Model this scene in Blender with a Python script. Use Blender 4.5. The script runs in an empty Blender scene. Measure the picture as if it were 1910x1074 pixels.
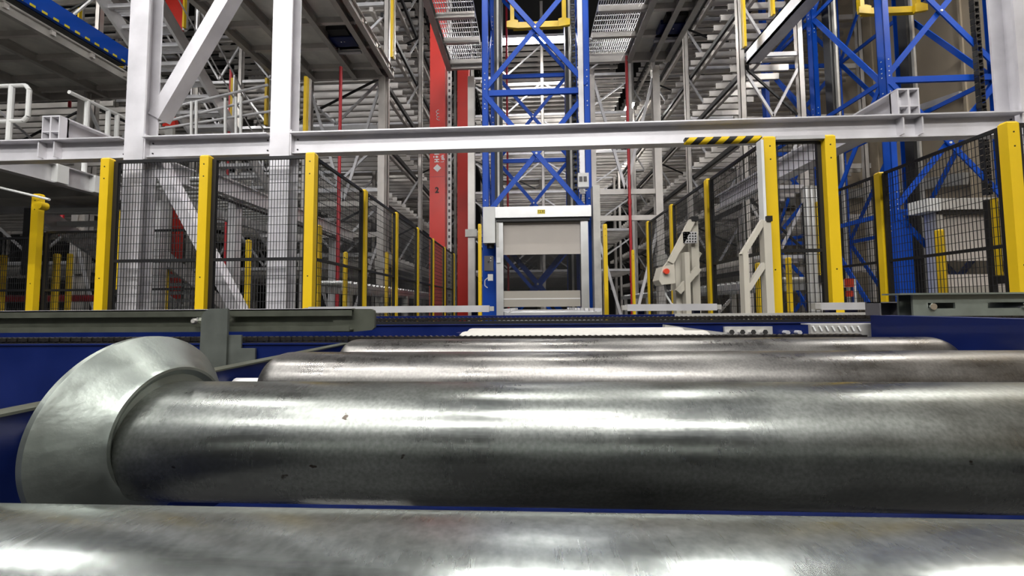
import bpy, math, random
from mathutils import Vector, Matrix
random.seed(7)
C = bpy.context.scene.collection
R = math.radians

# ------------------------------------------------------------------ camera
F = 690.0                       # focal length in pixels of the 1910 px wide frame
CZ = 1.0                        # camera height above the floor
yaw = math.atan(30 / F); pitch = math.atan(35 / F); roll = -0.0077
cam_d = bpy.data.cameras.new('camera'); cam = bpy.data.objects.new('camera', cam_d); C.objects.link(cam)
cam_d.sensor_width = 36; cam_d.lens = F / 1910 * 36; cam_d.clip_start = 0.01; cam_d.clip_end = 200
CM = (Matrix.Rotation(yaw, 3, 'Z') @ Matrix.Rotation(R(90) + pitch, 3, 'X') @ Matrix.Rotation(roll, 3, 'Z'))
cam.matrix_world = Matrix.Translation((0, 0, CZ)) @ CM.to_4x4()
bpy.context.scene.camera = cam
sc = bpy.context.scene
sc.view_settings.view_transform = 'Standard'; sc.view_settings.look = 'None'
sc.view_settings.gamma = 1; sc.view_settings.use_curve_mapping = False
sc.view_settings.exposure = 0.45
sc.cycles.max_bounces = 6; sc.cycles.diffuse_bounces = 1; sc.cycles.glossy_bounces = 4
sc.cycles.transparent_max_bounces = 12; sc.cycles.sample_clamp_indirect = 6

# ------------------------------------------------------------------ world: the bright hall going on behind the camera
w = bpy.data.worlds.new('world'); sc.world = w; w.use_nodes = True
w.node_tree.nodes['Background'].inputs[0].default_value = (0.93, 0.95, 1.0, 1)
w.node_tree.nodes['Background'].inputs[1].default_value = 0.42
LAMP_STRENGTH = 66.0

def at(px, py, Y):
    """world point at forward distance Y behind a photo pixel"""
    d = CM @ Vector(((px - 955) / F, -(py - 537) / F, -1))
    return Vector((d.x / d.y * Y, Y, CZ + d.z / d.y * Y))

# ------------------------------------------------------------------ materials
def mat(name, col, rough=0.5, metal=0.0, noise=0.0, nscale=8.0, rvar=0.0, bump=0.0, spec=0.5, stretch=(1, 1, 1), coat=0.0):
    m = bpy.data.materials.new(name); m.use_nodes = True
    nt = m.node_tree; b = nt.nodes['Principled BSDF']
    b.inputs['Base Color'].default_value = (*col, 1); b.inputs['Roughness'].default_value = rough
    b.inputs['Metallic'].default_value = metal; b.inputs['Specular IOR Level'].default_value = spec
    b.inputs['Coat Weight'].default_value = coat
    if noise or rvar or bump:
        tc = nt.nodes.new('ShaderNodeTexCoord'); mp = nt.nodes.new('ShaderNodeMapping')
        mp.inputs['Scale'].default_value = stretch
        nt.links.new(tc.outputs['Object'], mp.inputs[0])
        n = nt.nodes.new('ShaderNodeTexNoise'); n.inputs['Scale'].default_value = nscale; n.inputs['Detail'].default_value = 5
        nt.links.new(mp.outputs[0], n.inputs['Vector'])
        if noise:
            r = nt.nodes.new('ShaderNodeValToRGB')
            r.color_ramp.elements[0].position = 0.3; r.color_ramp.elements[1].position = 0.7
            r.color_ramp.elements[0].color = (*[max(0, c * (1 - noise)) for c in col], 1)
            r.color_ramp.elements[1].color = (*[min(1, c * (1 + noise)) for c in col], 1)
            nt.links.new(n.outputs['Fac'], r.inputs[0]); nt.links.new(r.outputs[0], b.inputs['Base Color'])
        if rvar:
            q = nt.nodes.new('ShaderNodeMapRange'); q.inputs[1].default_value = 0.3; q.inputs[2].default_value = 0.7
            q.inputs[3].default_value = max(0.02, rough - rvar); q.inputs[4].default_value = rough + rvar
            nt.links.new(n.outputs['Fac'], q.inputs[0]); nt.links.new(q.outputs[0], b.inputs['Roughness'])
        if bump:
            bp = nt.nodes.new('ShaderNodeBump'); bp.inputs['Strength'].default_value = bump; bp.inputs['Distance'].default_value = 0.01
            nt.links.new(n.outputs['Fac'], bp.inputs['Height']); nt.links.new(bp.outputs[0], b.inputs['Normal'])
    return m

def emis(name, col, s):
    m = bpy.data.materials.new(name); m.use_nodes = True
    b = m.node_tree.nodes['Principled BSDF']
    b.inputs['Base Color'].default_value = (*col, 1)
    b.inputs['Emission Color'].default_value = (*col, 1); b.inputs['Emission Strength'].default_value = s
    return m

def roller_mat(name, base, rough, seed):
    """zinc plated roller: patchy roughness, fine scuffs round the tube, small dark dents and a few rust flecks"""
    m = bpy.data.materials.new(name); m.use_nodes = True; nt = m.node_tree; b = nt.nodes['Principled BSDF']
    N = nt.nodes.new; L = nt.links.new
    tc = N('ShaderNodeTexCoord')
    def mapped(s, off=0):
        mp = N('ShaderNodeMapping'); mp.inputs['Scale'].default_value = s; mp.inputs['Location'].default_value = (seed + off, seed * 1.7, off)
        L(tc.outputs['Object'], mp.inputs[0]); return mp.outputs[0]
    n1 = N('ShaderNodeTexNoise'); n1.inputs['Scale'].default_value = 11; n1.inputs['Detail'].default_value = 5; n1.inputs['Roughness'].default_value = 0.55
    L(mapped((1, 2.4, 2.4)), n1.inputs['Vector'])
    n2 = N('ShaderNodeTexNoise'); n2.inputs['Scale'].default_value = 60; n2.inputs['Detail'].default_value = 6
    L(mapped((0.25, 3, 3), 3), n2.inputs['Vector'])
    n3 = N('ShaderNodeTexNoise'); n3.inputs['Scale'].default_value = 75; n3.inputs['Detail'].default_value = 3
    L(mapped((0.8, 1.3, 1.3), 9), n3.inputs['Vector'])
    c1 = N('ShaderNodeValToRGB'); c1.color_ramp.elements[0].position = .25; c1.color_ramp.elements[1].position = .8
    c1.color_ramp.elements[0].color = (*[v * .66 for v in base], 1); c1.color_ramp.elements[1].color = (*[min(1, v * 1.12) for v in base], 1)
    L(n1.outputs['Fac'], c1.inputs[0])
    mx = N('ShaderNodeMix'); mx.data_type = 'RGBA'; mx.blend_type = 'MULTIPLY'; mx.inputs[0].default_value = .35
    L(c1.outputs[0], mx.inputs[6]); L(n2.outputs['Fac'], mx.inputs[7])
    n4 = N('ShaderNodeTexNoise'); n4.inputs['Scale'].default_value = 420; n4.inputs['Detail'].default_value = 2
    L(mapped((1, 1, 1), 5), n4.inputs['Vector'])
    n5 = N('ShaderNodeTexNoise'); n5.inputs['Scale'].default_value = 3.2; n5.inputs['Detail'].default_value = 7; n5.inputs['Roughness'].default_value = .8
    L(mapped((34, .8, .8), 2), n5.inputs['Vector'])           # fine rings worn round the tube
    rg = N('ShaderNodeMapRange'); rg.inputs[1].default_value = .35; rg.inputs[2].default_value = .65; rg.inputs[3].default_value = .88; rg.inputs[4].default_value = 1.08
    L(n5.outputs['Fac'], rg.inputs[0])
    sp = N('ShaderNodeMapRange'); sp.inputs[1].default_value = .3; sp.inputs[2].default_value = .7; sp.inputs[3].default_value = .82; sp.inputs[4].default_value = 1.15
    L(n4.outputs['Fac'], sp.inputs[0])
    c3 = N('ShaderNodeValToRGB'); c3.color_ramp.elements[0].position = .735; c3.color_ramp.elements[1].position = .76
    L(n3.outputs['Fac'], c3.inputs[0])
    mx2 = N('ShaderNodeMix'); mx2.data_type = 'RGBA'; mx2.inputs[7].default_value = (.06, .05, .042, 1)
    L(c3.outputs[0], mx2.inputs[0])
    mu = N('ShaderNodeMix'); mu.data_type = 'RGBA'; mu.blend_type = 'MULTIPLY'; mu.inputs[0].default_value = 1
    L(mx.outputs[2], mu.inputs[6]); L(sp.outputs[0], mu.inputs[7])
    L(mu.outputs[2], mx2.inputs[6])
    L(mx2.outputs[2], b.inputs['Base Color'])
    q = N('ShaderNodeMapRange'); q.inputs[1].default_value = .3; q.inputs[2].default_value = .7
    q.inputs[3].default_value = rough * .72; q.inputs[4].default_value = rough * 1.35
    L(n1.outputs['Fac'], q.inputs[0])
    rm = N('ShaderNodeMath'); rm.operation = 'MULTIPLY'; L(q.outputs[0], rm.inputs[0]); L(rg.outputs[0], rm.inputs[1]); L(rm.outputs[0], b.inputs['Roughness'])
    bp = N('ShaderNodeBump'); bp.inputs['Strength'].default_value = .05; bp.inputs['Distance'].default_value = .002
    L(n2.outputs['Fac'], bp.inputs['Height']); L(bp.outputs[0], b.inputs['Normal'])
    b.inputs['Metallic'].default_value = .95
    return m

def stripe_mat(name):
    m = bpy.data.materials.new(name); m.use_nodes = True; nt = m.node_tree; b = nt.nodes['Principled BSDF']
    tc = nt.nodes.new('ShaderNodeTexCoord'); sx = nt.nodes.new('ShaderNodeSeparateXYZ'); nt.links.new(tc.outputs['Object'], sx.inputs[0])
    a = nt.nodes.new('ShaderNodeMath'); a.operation = 'SUBTRACT'; nt.links.new(sx.outputs[0], a.inputs[0]); nt.links.new(sx.outputs[2], a.inputs[1])
    d = nt.nodes.new('ShaderNodeMath'); d.operation = 'DIVIDE'; d.inputs[1].default_value = .115; nt.links.new(a.outputs[0], d.inputs[0])
    f = nt.nodes.new('ShaderNodeMath'); f.operation = 'FRACT'; nt.links.new(d.outputs[0], f.inputs[0])
    g = nt.nodes.new('ShaderNodeMath'); g.operation = 'GREATER_THAN'; g.inputs[1].default_value = .5; nt.links.new(f.outputs[0], g.inputs[0])
    mx = nt.nodes.new('ShaderNodeMix'); mx.data_type = 'RGBA'; mx.inputs[6].default_value = (.02, .02, .02, 1); mx.inputs[7].default_value = (.9, .62, .01, 1)
    nt.links.new(g.outputs[0], mx.inputs[0]); nt.links.new(mx.outputs[2], b.inputs['Base Color']); b.inputs['Roughness'].default_value = .5
    return m

def glass_mat(name):
    m = bpy.data.materials.new(name); m.use_nodes = True; nt = m.node_tree
    b = nt.nodes['Principled BSDF']; b.inputs['Roughness'].default_value = .08; b.inputs['Base Color'].default_value = (.05, .05, .05, 1)
    t = nt.nodes.new('ShaderNodeBsdfTransparent'); t.inputs[0].default_value = (.72, .72, .72, 1)
    mx = nt.nodes.new('ShaderNodeMixShader'); mx.inputs[0].default_value = .22
    nt.links.new(t.outputs[0], mx.inputs[1]); nt.links.new(b.outputs[0], mx.inputs[2])
    nt.links.new(mx.outputs[0], nt.nodes['Material Output'].inputs[0])
    return m

M = dict(
    steel=mat('galvanised_steel', (.70, .69, .70), .42, .45, .10, 5, .1),
    column=mat('galvanised_column', (.84, .82, .85), .5, .3, .13, 3.5, .1),
    rack=mat('rack_steel', (.66, .62, .58), .38, .3, .12, 3, .1),
    darksteel=mat('weathered_steel', (.50, .485, .45), .45, .3, .2, 4, .1),
    sheet=mat('deck_sheet', (.80, .78, .72), .4, .2, .25, 2, .12),
    zinc_shaded=mat('shaded_zinc_olive', (.15, .16, .125), .36, .6, .12, 30, .06),  # zinc with the dark ground it reflects put into the colour
    bracket=mat('bracket_zinc', (.16, .175, .155), .42, .5, .12, 30, .06),
    cone=mat('cast_zinc', (.31, .34, .31), .40, .9, .12, 60, .08, .10),
    roll1=roller_mat('roller_zinc_bright', (.50, .54, .52), .24, 1.3),
    roll2=roller_mat('roller_zinc_worn', (.31, .325, .305), .30, 7.9),
    roll3=roller_mat('roller_zinc_dull', (.27, .26, .245), .33, 3.1),
    blue=mat('mast_blue', (.004, .075, .50), .45, 0, .06, 2, .05, spec=.3),
    blue_shaded=mat('conveyor_blue_shaded', (.003, .011, .085), .36, 0, .15, 12, .08, spec=.4, coat=.1),  # mast blue with the conveyor frames' shade put into the colour
    yellow=mat('post_yellow', (.86, .57, .012), .4, 0, .05, 4, .05),
    red=mat('door_red', (.70, .035, .022), .38, 0, .05, 2, .05),
    pipered=mat('pipe_red', (.50, .02, .03), .4),
    black=mat('black_paint', (.012, .012, .013), .45),
    matt=mat('matt_black', (.006, .006, .006), .8),
    wire=mat('black_wire', (.02, .02, .022), .5),
    chain=mat('oiled_chain', (.05, .045, .04), .35, .7, .3, 80),
    white=mat('white_paint', (.80, .80, .78), .45, 0, .04, 5),
    beige=mat('beige_paint', (.60, .56, .47), .45, 0, .05, 5),
    curtain=mat('beige_curtain', (.56, .51, .46), .55, 0, .03, 3),
    alu=mat('brushed_aluminium', (.70, .70, .69), .35, .55, .06, 5, .05),
    grey=mat('grey_plastic', (.10, .095, .10), .5),
    wall=mat('beige_wall', (.46, .38, .275), .8, 0, .08, 1.2),
    darkwall=mat('grey_wall', (.035, .035, .035), .85, 0, .1, 1),
    floor=mat('concrete_floor', (.13, .13, .12), .5, 0, .15, 1.5, .1),
    bounce_dark=mat('bounce_damper_dark', (.03, .03, .032), .5, 0, .2, 3, .1),
    slim=mat('slim_roller_plastic', (.50, .48, .44), .5),
    skirt=mat('door_skirt', (.40, .37, .32), .45),
    chrome=mat('chrome', (.85, .84, .82), .15, 1.0),
    tape=stripe_mat('hazard_stripes'),
    lamp=emis('lamp_diffuser', (1, .98, .95), LAMP_STRENGTH),
    signyellow=mat('label_yellow', (.85, .68, .03), .5),
    ink=mat('black_ink', (.02, .015, .015), .6),
    signwhite=mat('white_lettering', (.85, .82, .82), .5),
    glass=glass_mat('vision_panel_film'),
    knobred=mat('switch_red', (.75, .06, .02), .4),
)

# ------------------------------------------------------------------ mesh builder
ORG = {}
def org(o):
    while o is not None and o.name not in ORG: o = o.parent
    return ORG[o.name] if o is not None else Vector((0, 0, 0))

class MB:
    def __init__(s): s.v = []; s.f = []
    def quadbox(s, P):
        n = len(s.v); s.v += [Vector(p) for p in P]
        s.f += [tuple(n + i for i in q) for q in ((0, 3, 2, 1), (4, 5, 6, 7), (0, 1, 5, 4), (1, 2, 6, 5), (2, 3, 7, 6), (3, 0, 4, 7))]
        return s
    def box(s, x0, x1, y0, y1, z0, z1):
        x0, x1 = min(x0, x1), max(x0, x1); y0, y1 = min(y0, y1), max(y0, y1); z0, z1 = min(z0, z1), max(z0, z1)
        return s.quadbox([(x0, y0, z0), (x1, y0, z0), (x1, y1, z0), (x0, y1, z0), (x0, y0, z1), (x1, y0, z1), (x1, y1, z1), (x0, y1, z1)])
    def bar(s, a, b, w, h, up=(0, 0, 1)):
        a, b = Vector(a), Vector(b); d = (b - a).normalized(); up = Vector(up)
        if abs(d.dot(up)) > .98: up = Vector((0, 1, 0))
        sd = d.cross(up).normalized() * w / 2; u = sd.cross(d).normalized() * h / 2
        return s.quadbox([a - sd - u, a + sd - u, a + sd + u, a - sd + u, b - sd - u, b + sd - u, b + sd + u, b - sd + u])
    def tube(s, a, b, r, n=10, r2=None, cap=True):
        a, b = Vector(a), Vector(b); d = (b - a).normalized(); r2 = r if r2 is None else r2
        up = Vector((0, 0, 1)) if abs(d.z) < .9 else Vector((1, 0, 0))
        u = d.cross(up).normalized(); v = d.cross(u).normalized(); k = len(s.v)
        for p, rr in ((a, r), (b, r2)):
            for i in range(n):
                t = 2 * math.pi * i / n; s.v.append(p + u * math.cos(t) * rr + v * math.sin(t) * rr)
        for i in range(n): s.f.append((k + i, k + (i + 1) % n, k + n + (i + 1) % n, k + n + i))
        if cap: s.f.append(tuple(k + i for i in reversed(range(n)))); s.f.append(tuple(k + n + i for i in range(n)))
        return s
    def path(s, pts, r, n=8):
        for a, b in zip(pts, pts[1:]): s.tube(a, b, r, n)
        return s
    def lathe_x(s, prof, cy, cz, n=64):
        """profile [(x, radius)] turned about an axis parallel to X"""
        k = len(s.v)
        for x, r in prof:
            for i in range(n):
                t = 2 * math.pi * i / n; s.v.append(Vector((x, cy + r * math.cos(t), cz + r * math.sin(t))))
        for j in range(len(prof) - 1):
            for i in range(n):
                a = k + j * n + i; b = k + j * n + (i + 1) % n
                s.f.append((a, b, b + n, a + n))
        s.f.append(tuple(k + i for i in range(n))); s.f.append(tuple(k + (len(prof) - 1) * n + i for i in reversed(range(n))))
        return s
    def prism(s, pts, y0, y1):
        """outline [(x, z)] given thickness along Y"""
        k = len(s.v); n = len(pts)
        s.v += [Vector((x, y0, z)) for x, z in pts] + [Vector((x, y1, z)) for x, z in pts]
        s.f.append(tuple(range(k, k + n))); s.f.append(tuple(k + n + i for i in reversed(range(n))))
        for i in range(n): s.f.append((k + i, k + n + i, k + n + (i + 1) % n, k + (i + 1) % n))
        return s
    def build(s, name, m, parent=None, smooth=False, base=None):
        if parent is None:
            if base is None:
                xs = [v.x for v in s.v]; ys = [v.y for v in s.v]; zs = [v.z for v in s.v]
                base = Vector(((min(xs) + max(xs)) / 2, (min(ys) + max(ys)) / 2, min(zs)))
            o0 = Vector(base)
        else: o0 = org(parent)
        me = bpy.data.meshes.new(name); me.from_pydata([v - o0 for v in s.v], [], s.f); me.update()
        import bmesh
        bm = bmesh.new(); bm.from_mesh(me); bmesh.ops.recalc_face_normals(bm, faces=bm.faces); bm.to_mesh(me); bm.free()
        if smooth:
            me.shade_smooth(); me.set_sharp_from_angle(angle=R(35))
        me.materials.append(m if not isinstance(m, str) else M[m])
        o = bpy.data.objects.new(name, me); C.objects.link(o)
        if parent is None: o.location = o0; ORG[o.name] = o0
        else: o.parent = parent
        return o

def tag(o, label=None, cat=None, group=None, kind=None):
    if label: o['label'] = label
    if cat: o['category'] = cat
    if group: o['group'] = group
    if kind: o['kind'] = kind
    return o
def thing(name, loc, label, cat, group=None):
    o = bpy.data.objects.new(name, None); C.objects.link(o); o.location = loc; o.empty_display_size = .1
    ORG[o.name] = Vector(loc); return tag(o, label, cat, group)
def copy_tree(o, parent=None, loc=None):
    c = o.copy(); C.objects.link(c)
    if parent is not None: c.parent = parent
    if loc is not None: c.location = loc; ORG[c.name] = Vector(loc)
    for ch in [x for x in KIDS(o)]: copy_tree(ch, c)
    return c
def KIDS(o): return list(o.children)
def struct(mb, name, m):
    return tag(mb.build(name, m), kind='structure')

# ------------------------------------------------------------------ setting
HX0, HX1, HY0, HY1, HZ = -17.0, 9.3, -9.0, 31.0, 13.0
struct(MB().box(HX0, HX1, HY0, HY1, -.2, 0), 'floor', 'floor')
struct(MB().box(HX0 + .1, HX1 - .1, HY0 + .1, 3.1, 0, .004), 'bounce_damper_1', 'bounce_dark')  # unseen dark floor layer added to cut light bounced onto beam undersides
struct(MB().box(HX0, HX1, 1.5, HY1, HZ, HZ + .2), 'ceiling', 'darkwall')
wr = MB().box(HX1, HX1 + .2, HY0, HY1, 0, HZ)
for i in range(40):                      # standing seams of the wall panels
    wr.box(HX1 - .035, HX1, HY0 + i, HY0 + i + .05, 0, HZ)
struct(wr, 'wall_right', 'wall')
struct(MB().box(HX0, HX1, HY1, HY1 + .2, 0, HZ), 'wall_back', 'darkwall')
struct(MB().box(HX0, HX1, HY0 - .2, HY0, 0, 6.0), 'wall_rear', 'darkwall')
struct(MB().box(HX0 - .2, HX0, HY0, HY1, 0, HZ), 'wall_left', 'darkwall')

# ------------------------------------------------------------------ lamps
def lamp(x, y, z, ln, alongx, label):
    t = thing('linear_lamp', (x, y, z), label, 'lamp', 'linear lamps under the hall roof')
    a, b = (ln / 2, .14) if alongx else (.14, ln / 2)
    MB().box(x - a, x + a, y - b, y + b, z + .03, z + .12).build('lamp_housing', 'white', t)
    MB().box(x - a * .97, x + a * .97, y - b * .9, y + b * .9, z, z + .03).build('diffuser', 'lamp', t)
    for k in (-1, 1):
        p = (x + (a * .8 * k if alongx else 0), y + (b * .8 * k if not alongx else 0))
        MB().tube((*p, z + .12), (*p, HZ - .01 if y > 1.5 else z + 3.5), .008, 6).build('suspension_rod', 'white', t)
LAMPS = [(-5.4, -4.4, 6.6, 1), (-2.0, -4.8, 6.6, 1), (1.4, -4.4, 6.6, 1), (-3.4, -2.2, 7.4, 1), (.2, -2.4, 7.4, 1), (-6.5, .4, 9.0, 1), (2.8, -4.8, 6.6, 1),
         (-.2, 3.4, 9.5, 1), (3.7, 4.6, 9.5, 0), (.3, 11.6, 9.6, 1), (3.95, 15, 8.6, 0), (8.3, 4.0, 8.6, 0), (.6, 23.4, 8.5, 1), (-12, 5, 9.5, 0)]
for i, (x, y, z, ax) in enumerate(LAMPS):
    lamp(x, y, z, 2.6, ax, 'white linear lamp hanging on rods high under the hall roof')

# ------------------------------------------------------------------ FOREGROUND: the roller conveyor
RZ = CZ - .0933; RR = .040
roll_label = ['nearest galvanised roller filling the bottom edge of the picture', 'wide shiny galvanised roller with a conical flange on its left end',
              'third galvanised roller back, with a bare rounded left end', 'fourth and furthest wide roller, right end against the blue side frame']
def roller(y, x0, x1, m, label, flange=False):
    t = thing('conveyor_roller', ((x0 + x1) / 2, y, RZ - RR), label, 'roller', 'wide driven rollers of the near conveyor')
    def end(x, s, e=.024):
        return [(x + s * e * (1 - math.cos(a)), RR - e * .75 * (1 - math.sin(a))) for a in [math.pi / 2 * i / 7 for i in range(8)]]
    prof = [(x0 - .001, .012)] + end(x0, 1) + list(reversed(end(x1, -1))) + [(x1 + .001, .012)]
    MB().lathe_x(prof, y, RZ, 96).build('roller_tube', m, t, True)
    MB().tube((-.358, y, RZ), (x0 + .01, y, RZ), .009, 16).build('axle_stub', 'steel', t, True)
    MB().tube((x1 - .01, y, RZ), (.699, y, RZ), .009, 16).build('axle_stub', 'steel', t, True)
    if flange:
        fx = FLX; a = [(fx + .019, .0385), (fx + .0215, .0418), (fx + .0215, .0437), (fx + .018, .0455), (fx + .001, FLR - .0015), (fx - .0005, FLR), (fx - .004, FLR), (fx - .0065, FLR - .002), (fx - .0065, .012)]
        MB().lathe_x(a, y, RZ + .007, 128).build('guide_flange', 'cone', t, True)
    return t
FLX = -.279; FLR = .0665
YR = [.0893, .2627, .4427, .6227]
roller(YR[0], -.31, .66, 'roll1', roll_label[0])
roller(YR[1], -.285, .66, 'roll2', roll_label[1], True)
roller(YR[2], -.313, .66, 'roll3', roll_label[2])
roller(YR[3], -.313, .66, 'roll3', roll_label[3])
t = thing('reflection_blocker', (.17, -.6, CZ - .1), 'black rubber slab added unseen behind the camera to darken roller reflections', 'conveyor')  # unseen black slab, added so the rollers' lower halves reflect dark
MB().box(-.33, .66, -1.6, -.02, CZ - .085, CZ - .058).build('blocker_top', 'matt', t)
MB().box(-.34, .67, -1.55, -.05, CZ - .20, CZ - .09).build('black_bed', 'black', t)

# side frames of the near conveyor
t = thing('conveyor_side_frame', (-.365, -.1, 0), 'dark blue side frame left of the wide rollers, lower than their tops', 'conveyor frame')
MB().box(-.368, -.362, -1.0, .74, CZ - .25, CZ - .071).build('side_plate', 'blue_shaded', t)
MB().box(-.38, -.360, -1.0, .74, CZ - .0725, CZ - .0705).build('top_lip', 'zinc_shaded', t)
for yy in (-.8, .45): MB().box(-.40, -.37, yy, yy + .06, 0, CZ - .25).build('leg', 'blue_shaded', t)
t = thing('conveyor_side_frame', (.71, 0, 0), 'glossy dark blue side plate at the right end of the wide rollers', 'conveyor frame')
MB().box(.700, .706, -1.0, .79, CZ - .25, CZ - .026).build('side_plate', 'blue_shaded', t)
MB().box(.700, .745, -1.0, .79, CZ - .026, CZ - .023).build('top_lip', 'blue_shaded', t)
for yy in (-.8, .5): MB().box(.71, .75, yy, yy + .06, 0, CZ - .25).build('leg', 'blue_shaded', t)
tag(MB().box(-.361, .699, .34, .72, CZ - .235, CZ - .225).build('belly_plate', 'blue_shaded'), 'dark blue plate lying under the gap between the first rollers', 'plate')
t = thing('reflector_grid', (-.15, .29, CZ - .225), 'small chrome grid seen in the slot below the flanged roller', 'grid')
g = MB()
for i in range(6): g.box(-.20 + i * .016, -.19 + i * .016, .27, .36, CZ - .225, CZ - .213)
g.build('grid_bars', 'chrome', t)
g = MB()
for i in range(6): g.box(-.20, -.11, .27 + i * .016, .274 + i * .016, CZ - .2135, CZ - .2105)
g.build('cross_bars', 'white', t)

# ------------------------------------------------------------------ chain transfer crossing behind the rollers
def chain_mesh(x0, x1, y, z, pitch=.0127, h=.013):
    m = MB(); n = int((x1 - x0) / pitch)
    for i in range(n):
        x = x0 + i * pitch
        m.tube((x, y - .006, z), (x, y + .006, z), h * .48, 8)
        o = .0075 if i % 2 else .0055
        m.box(x - .001, x + pitch + .001, y - o - .0012, y - o, z - h * .30, z + h * .30)
        m.box(x - .001, x + pitch + .001, y + o, y + o + .0012, z - h * .30, z + h * .30)
    return m
t = thing('chain_transfer', (-.6, .80, 0), 'near strand of the cross chain conveyor, black chain on dark blue beam', 'chain conveyor', 'cross chain strands')
MB().box(-2.6, .699, .775, .781, CZ - .34, CZ - .077).build('blue_beam', 'blue_shaded', t)
MB().box(-2.6, .699, .772, .80, CZ - .077, CZ - .0745).build('beam_lip', 'blue_shaded', t)
MB().box(-2.6, .699, .786, .806, CZ - .085, CZ - .073).build('chain_guide', 'black', t)
chain_mesh(-2.6, .695, .796, CZ - .0665, h=.012).build('roller_chain', 'chain', t)
for xx in (-2.4, -.9): MB().box(xx, xx + .06, .785, .83, 0, CZ - .09).build('leg', 'blue_shaded', t)
t = thing('chain_transfer', (0, 1.32, 0), 'far strand of the cross chain conveyor with pale rail on blue beam', 'chain conveyor', 'cross chain strands')
MB().box(-3.2, 1.22, 1.27, 1.277, CZ - .25, CZ - .062).build('blue_beam', 'blue_shaded', t)
MB().box(-3.2, 1.22, 1.265, 1.30, CZ - .062, CZ - .0595).build('beam_lip', 'blue_shaded', t)
MB().box(-3.2, 2.6, 1.33, 1.36, CZ - .08, CZ - .051).build('chain_guide', 'black', t)
chain_mesh(-3.2, 2.6, 1.345, CZ - .044, .016, .014).build('roller_chain', 'chain', t)
MB().box(-3.2, .55, 1.42, 1.44, CZ - .05, CZ - .033).build('cover_rail', 'blue_shaded', t)
MB().box(.55, 2.6, 1.42, 1.44, CZ - .05, CZ - .031).build('cover_rail', 'darksteel', t)
p = at(1350, 609, 1.262); q = at(1440, 626, 1.262)
pl = MB().box(p.x, q.x, 1.258, 1.266, q.z, p.z).build('joint_plate', 'darksteel', t)
for xx in (1362, 1382, 1402, 1424): c = at(xx, 619, 1.256); MB().tube((c.x, 1.246, c.z), (c.x, 1.259, c.z), .009, 6).build('bolt', 'chrome', pl)
for xx in (1466, 1488): c = at(xx, 620, 1.262); MB().tube((c.x, 1.252, c.z), (c.x, 1.27, c.z), .008, 6).build('bolt', 'steel', t)
for xx in (-2.9, 1.0): MB().box(xx, xx + .06, 1.30, 1.34, 0, CZ - .08).build('leg', 'blue_shaded', t)
# notched scale strip and diagonal strap beyond the fourth roller
p = at(1512, 606, 1.15); q = at(1606, 628, 1.15)
t = thing('notched_strip', (p.x, 1.15, q.z), 'short dark strip with bright slanting notches left of blue side plate', 'strip')
MB().box(p.x, q.x + .05, 1.15, 1.16, q.z, p.z).build('strip_plate', 'darksteel', t)
MB().box(p.x, q.x + .05, 1.152, 1.19, p.z, p.z + .003).build('strip_lip', 'steel', t)
for i in range(8):
    a = at(1516 + i * 12, 608, 1.147); b = at(1521 + i * 12, 617, 1.147)
    MB().bar(a, b, .003, .004).build('notch', 'white', t)
a = at(1238, 609, 1.12); b = at(1352, 624, 1.12)
tag(MB().bar(a, b, .02, .012).build('slanting_strap', 'darksteel'), 'thin steel strap sloping down to the bolted joint plate', 'strap')
# two short lifting rollers between the strands
for i, (yy, lab) in enumerate(((.93, 'nearer slim pale roller between the two chain strands'), (1.08, 'further slim pale roller between the two chain strands'))):
    a = at(858 + 14 * i, 620, yy); b = at(1276, 620, yy); x0 = a.x; x1 = b.x if i else b.x + .06; z = CZ - .061 - .022 - .001 * i
    t = thing('slim_roller', ((x0 + x1) / 2, yy, z - .022), lab, 'roller', 'slim rollers between the chain strands')
    MB().lathe_x([(x0, .008), (x0, .014), (x0 + .006, .020), (x0 + .014, .022), (x1 - .014, .022), (x1 - .006, .020), (x1, .014), (x1, .008)], yy, z, 40).build('roller_tube', 'slim', t, True)
    MB().tube((x0 - .02, yy, z), (x0, yy, z), .006, 10).build('axle_stub', 'steel', t)
    MB().box(x0 - .03, x0 - .02, yy - .02, yy + .02, CZ - .20, z + .01).build('bearing_bracket', 'blue_shaded', t)
    MB().box(x1, x1 + .01, yy - .02, yy + .02, CZ - .20, z + .01).build('bearing_bracket', 'blue_shaded', t)
tag(MB().box(-.361, .699, .81, 1.26, CZ - .235, CZ - .20).build('transfer_bed', 'blue_shaded'), 'dark blue bed plate under the slim rollers', 'plate')

# left guide rail (folded channel running across)
gy = .86
t = thing('guide_rail', (-1.0, gy, CZ - .06), 'long zinc guide rail, shade and bright top edge put into its colours, ending in a rounded plate', 'guide rail')
c = MB(); x0, x1 = -2.4, at(700, 590, gy).x
zt, zb = CZ - .0015, CZ - .052
prof = [(gy - .012, zt), (gy, zt), (gy, zb), (gy - .018, zb)]
c.box(x0, x1 - .05, gy, gy + .003, zb, zt)
c.box(x0, x1 - .05, gy - .014, gy, zt - .003, zt)
c.quadbox([(x0, gy - .014, zt - .0165), (x1 - .05, gy - .014, zt - .0165), (x1 - .05, gy - .0115, zt - .0165), (x0, gy - .0115, zt - .0165), (x0, gy - .014, zt), (x1 - .05, gy - .014, zt), (x1 - .05, gy - .0115, zt), (x0, gy - .0115, zt)])
c.box(x0, x1 - .05, gy - .024, gy, zb, zb + .003)
c.box(x0, x1 - .05, gy - .026, gy - .023, zb - .001, zb + .011)
c.build('rail_channel', 'zinc_shaded', t)
MB().box(x0, x1 - .05, gy - .0145, gy + .001, zt, zt + .0012).build('lit_lip', 'steel', t)  # brightness of the top edge put in as a paler strip
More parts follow.
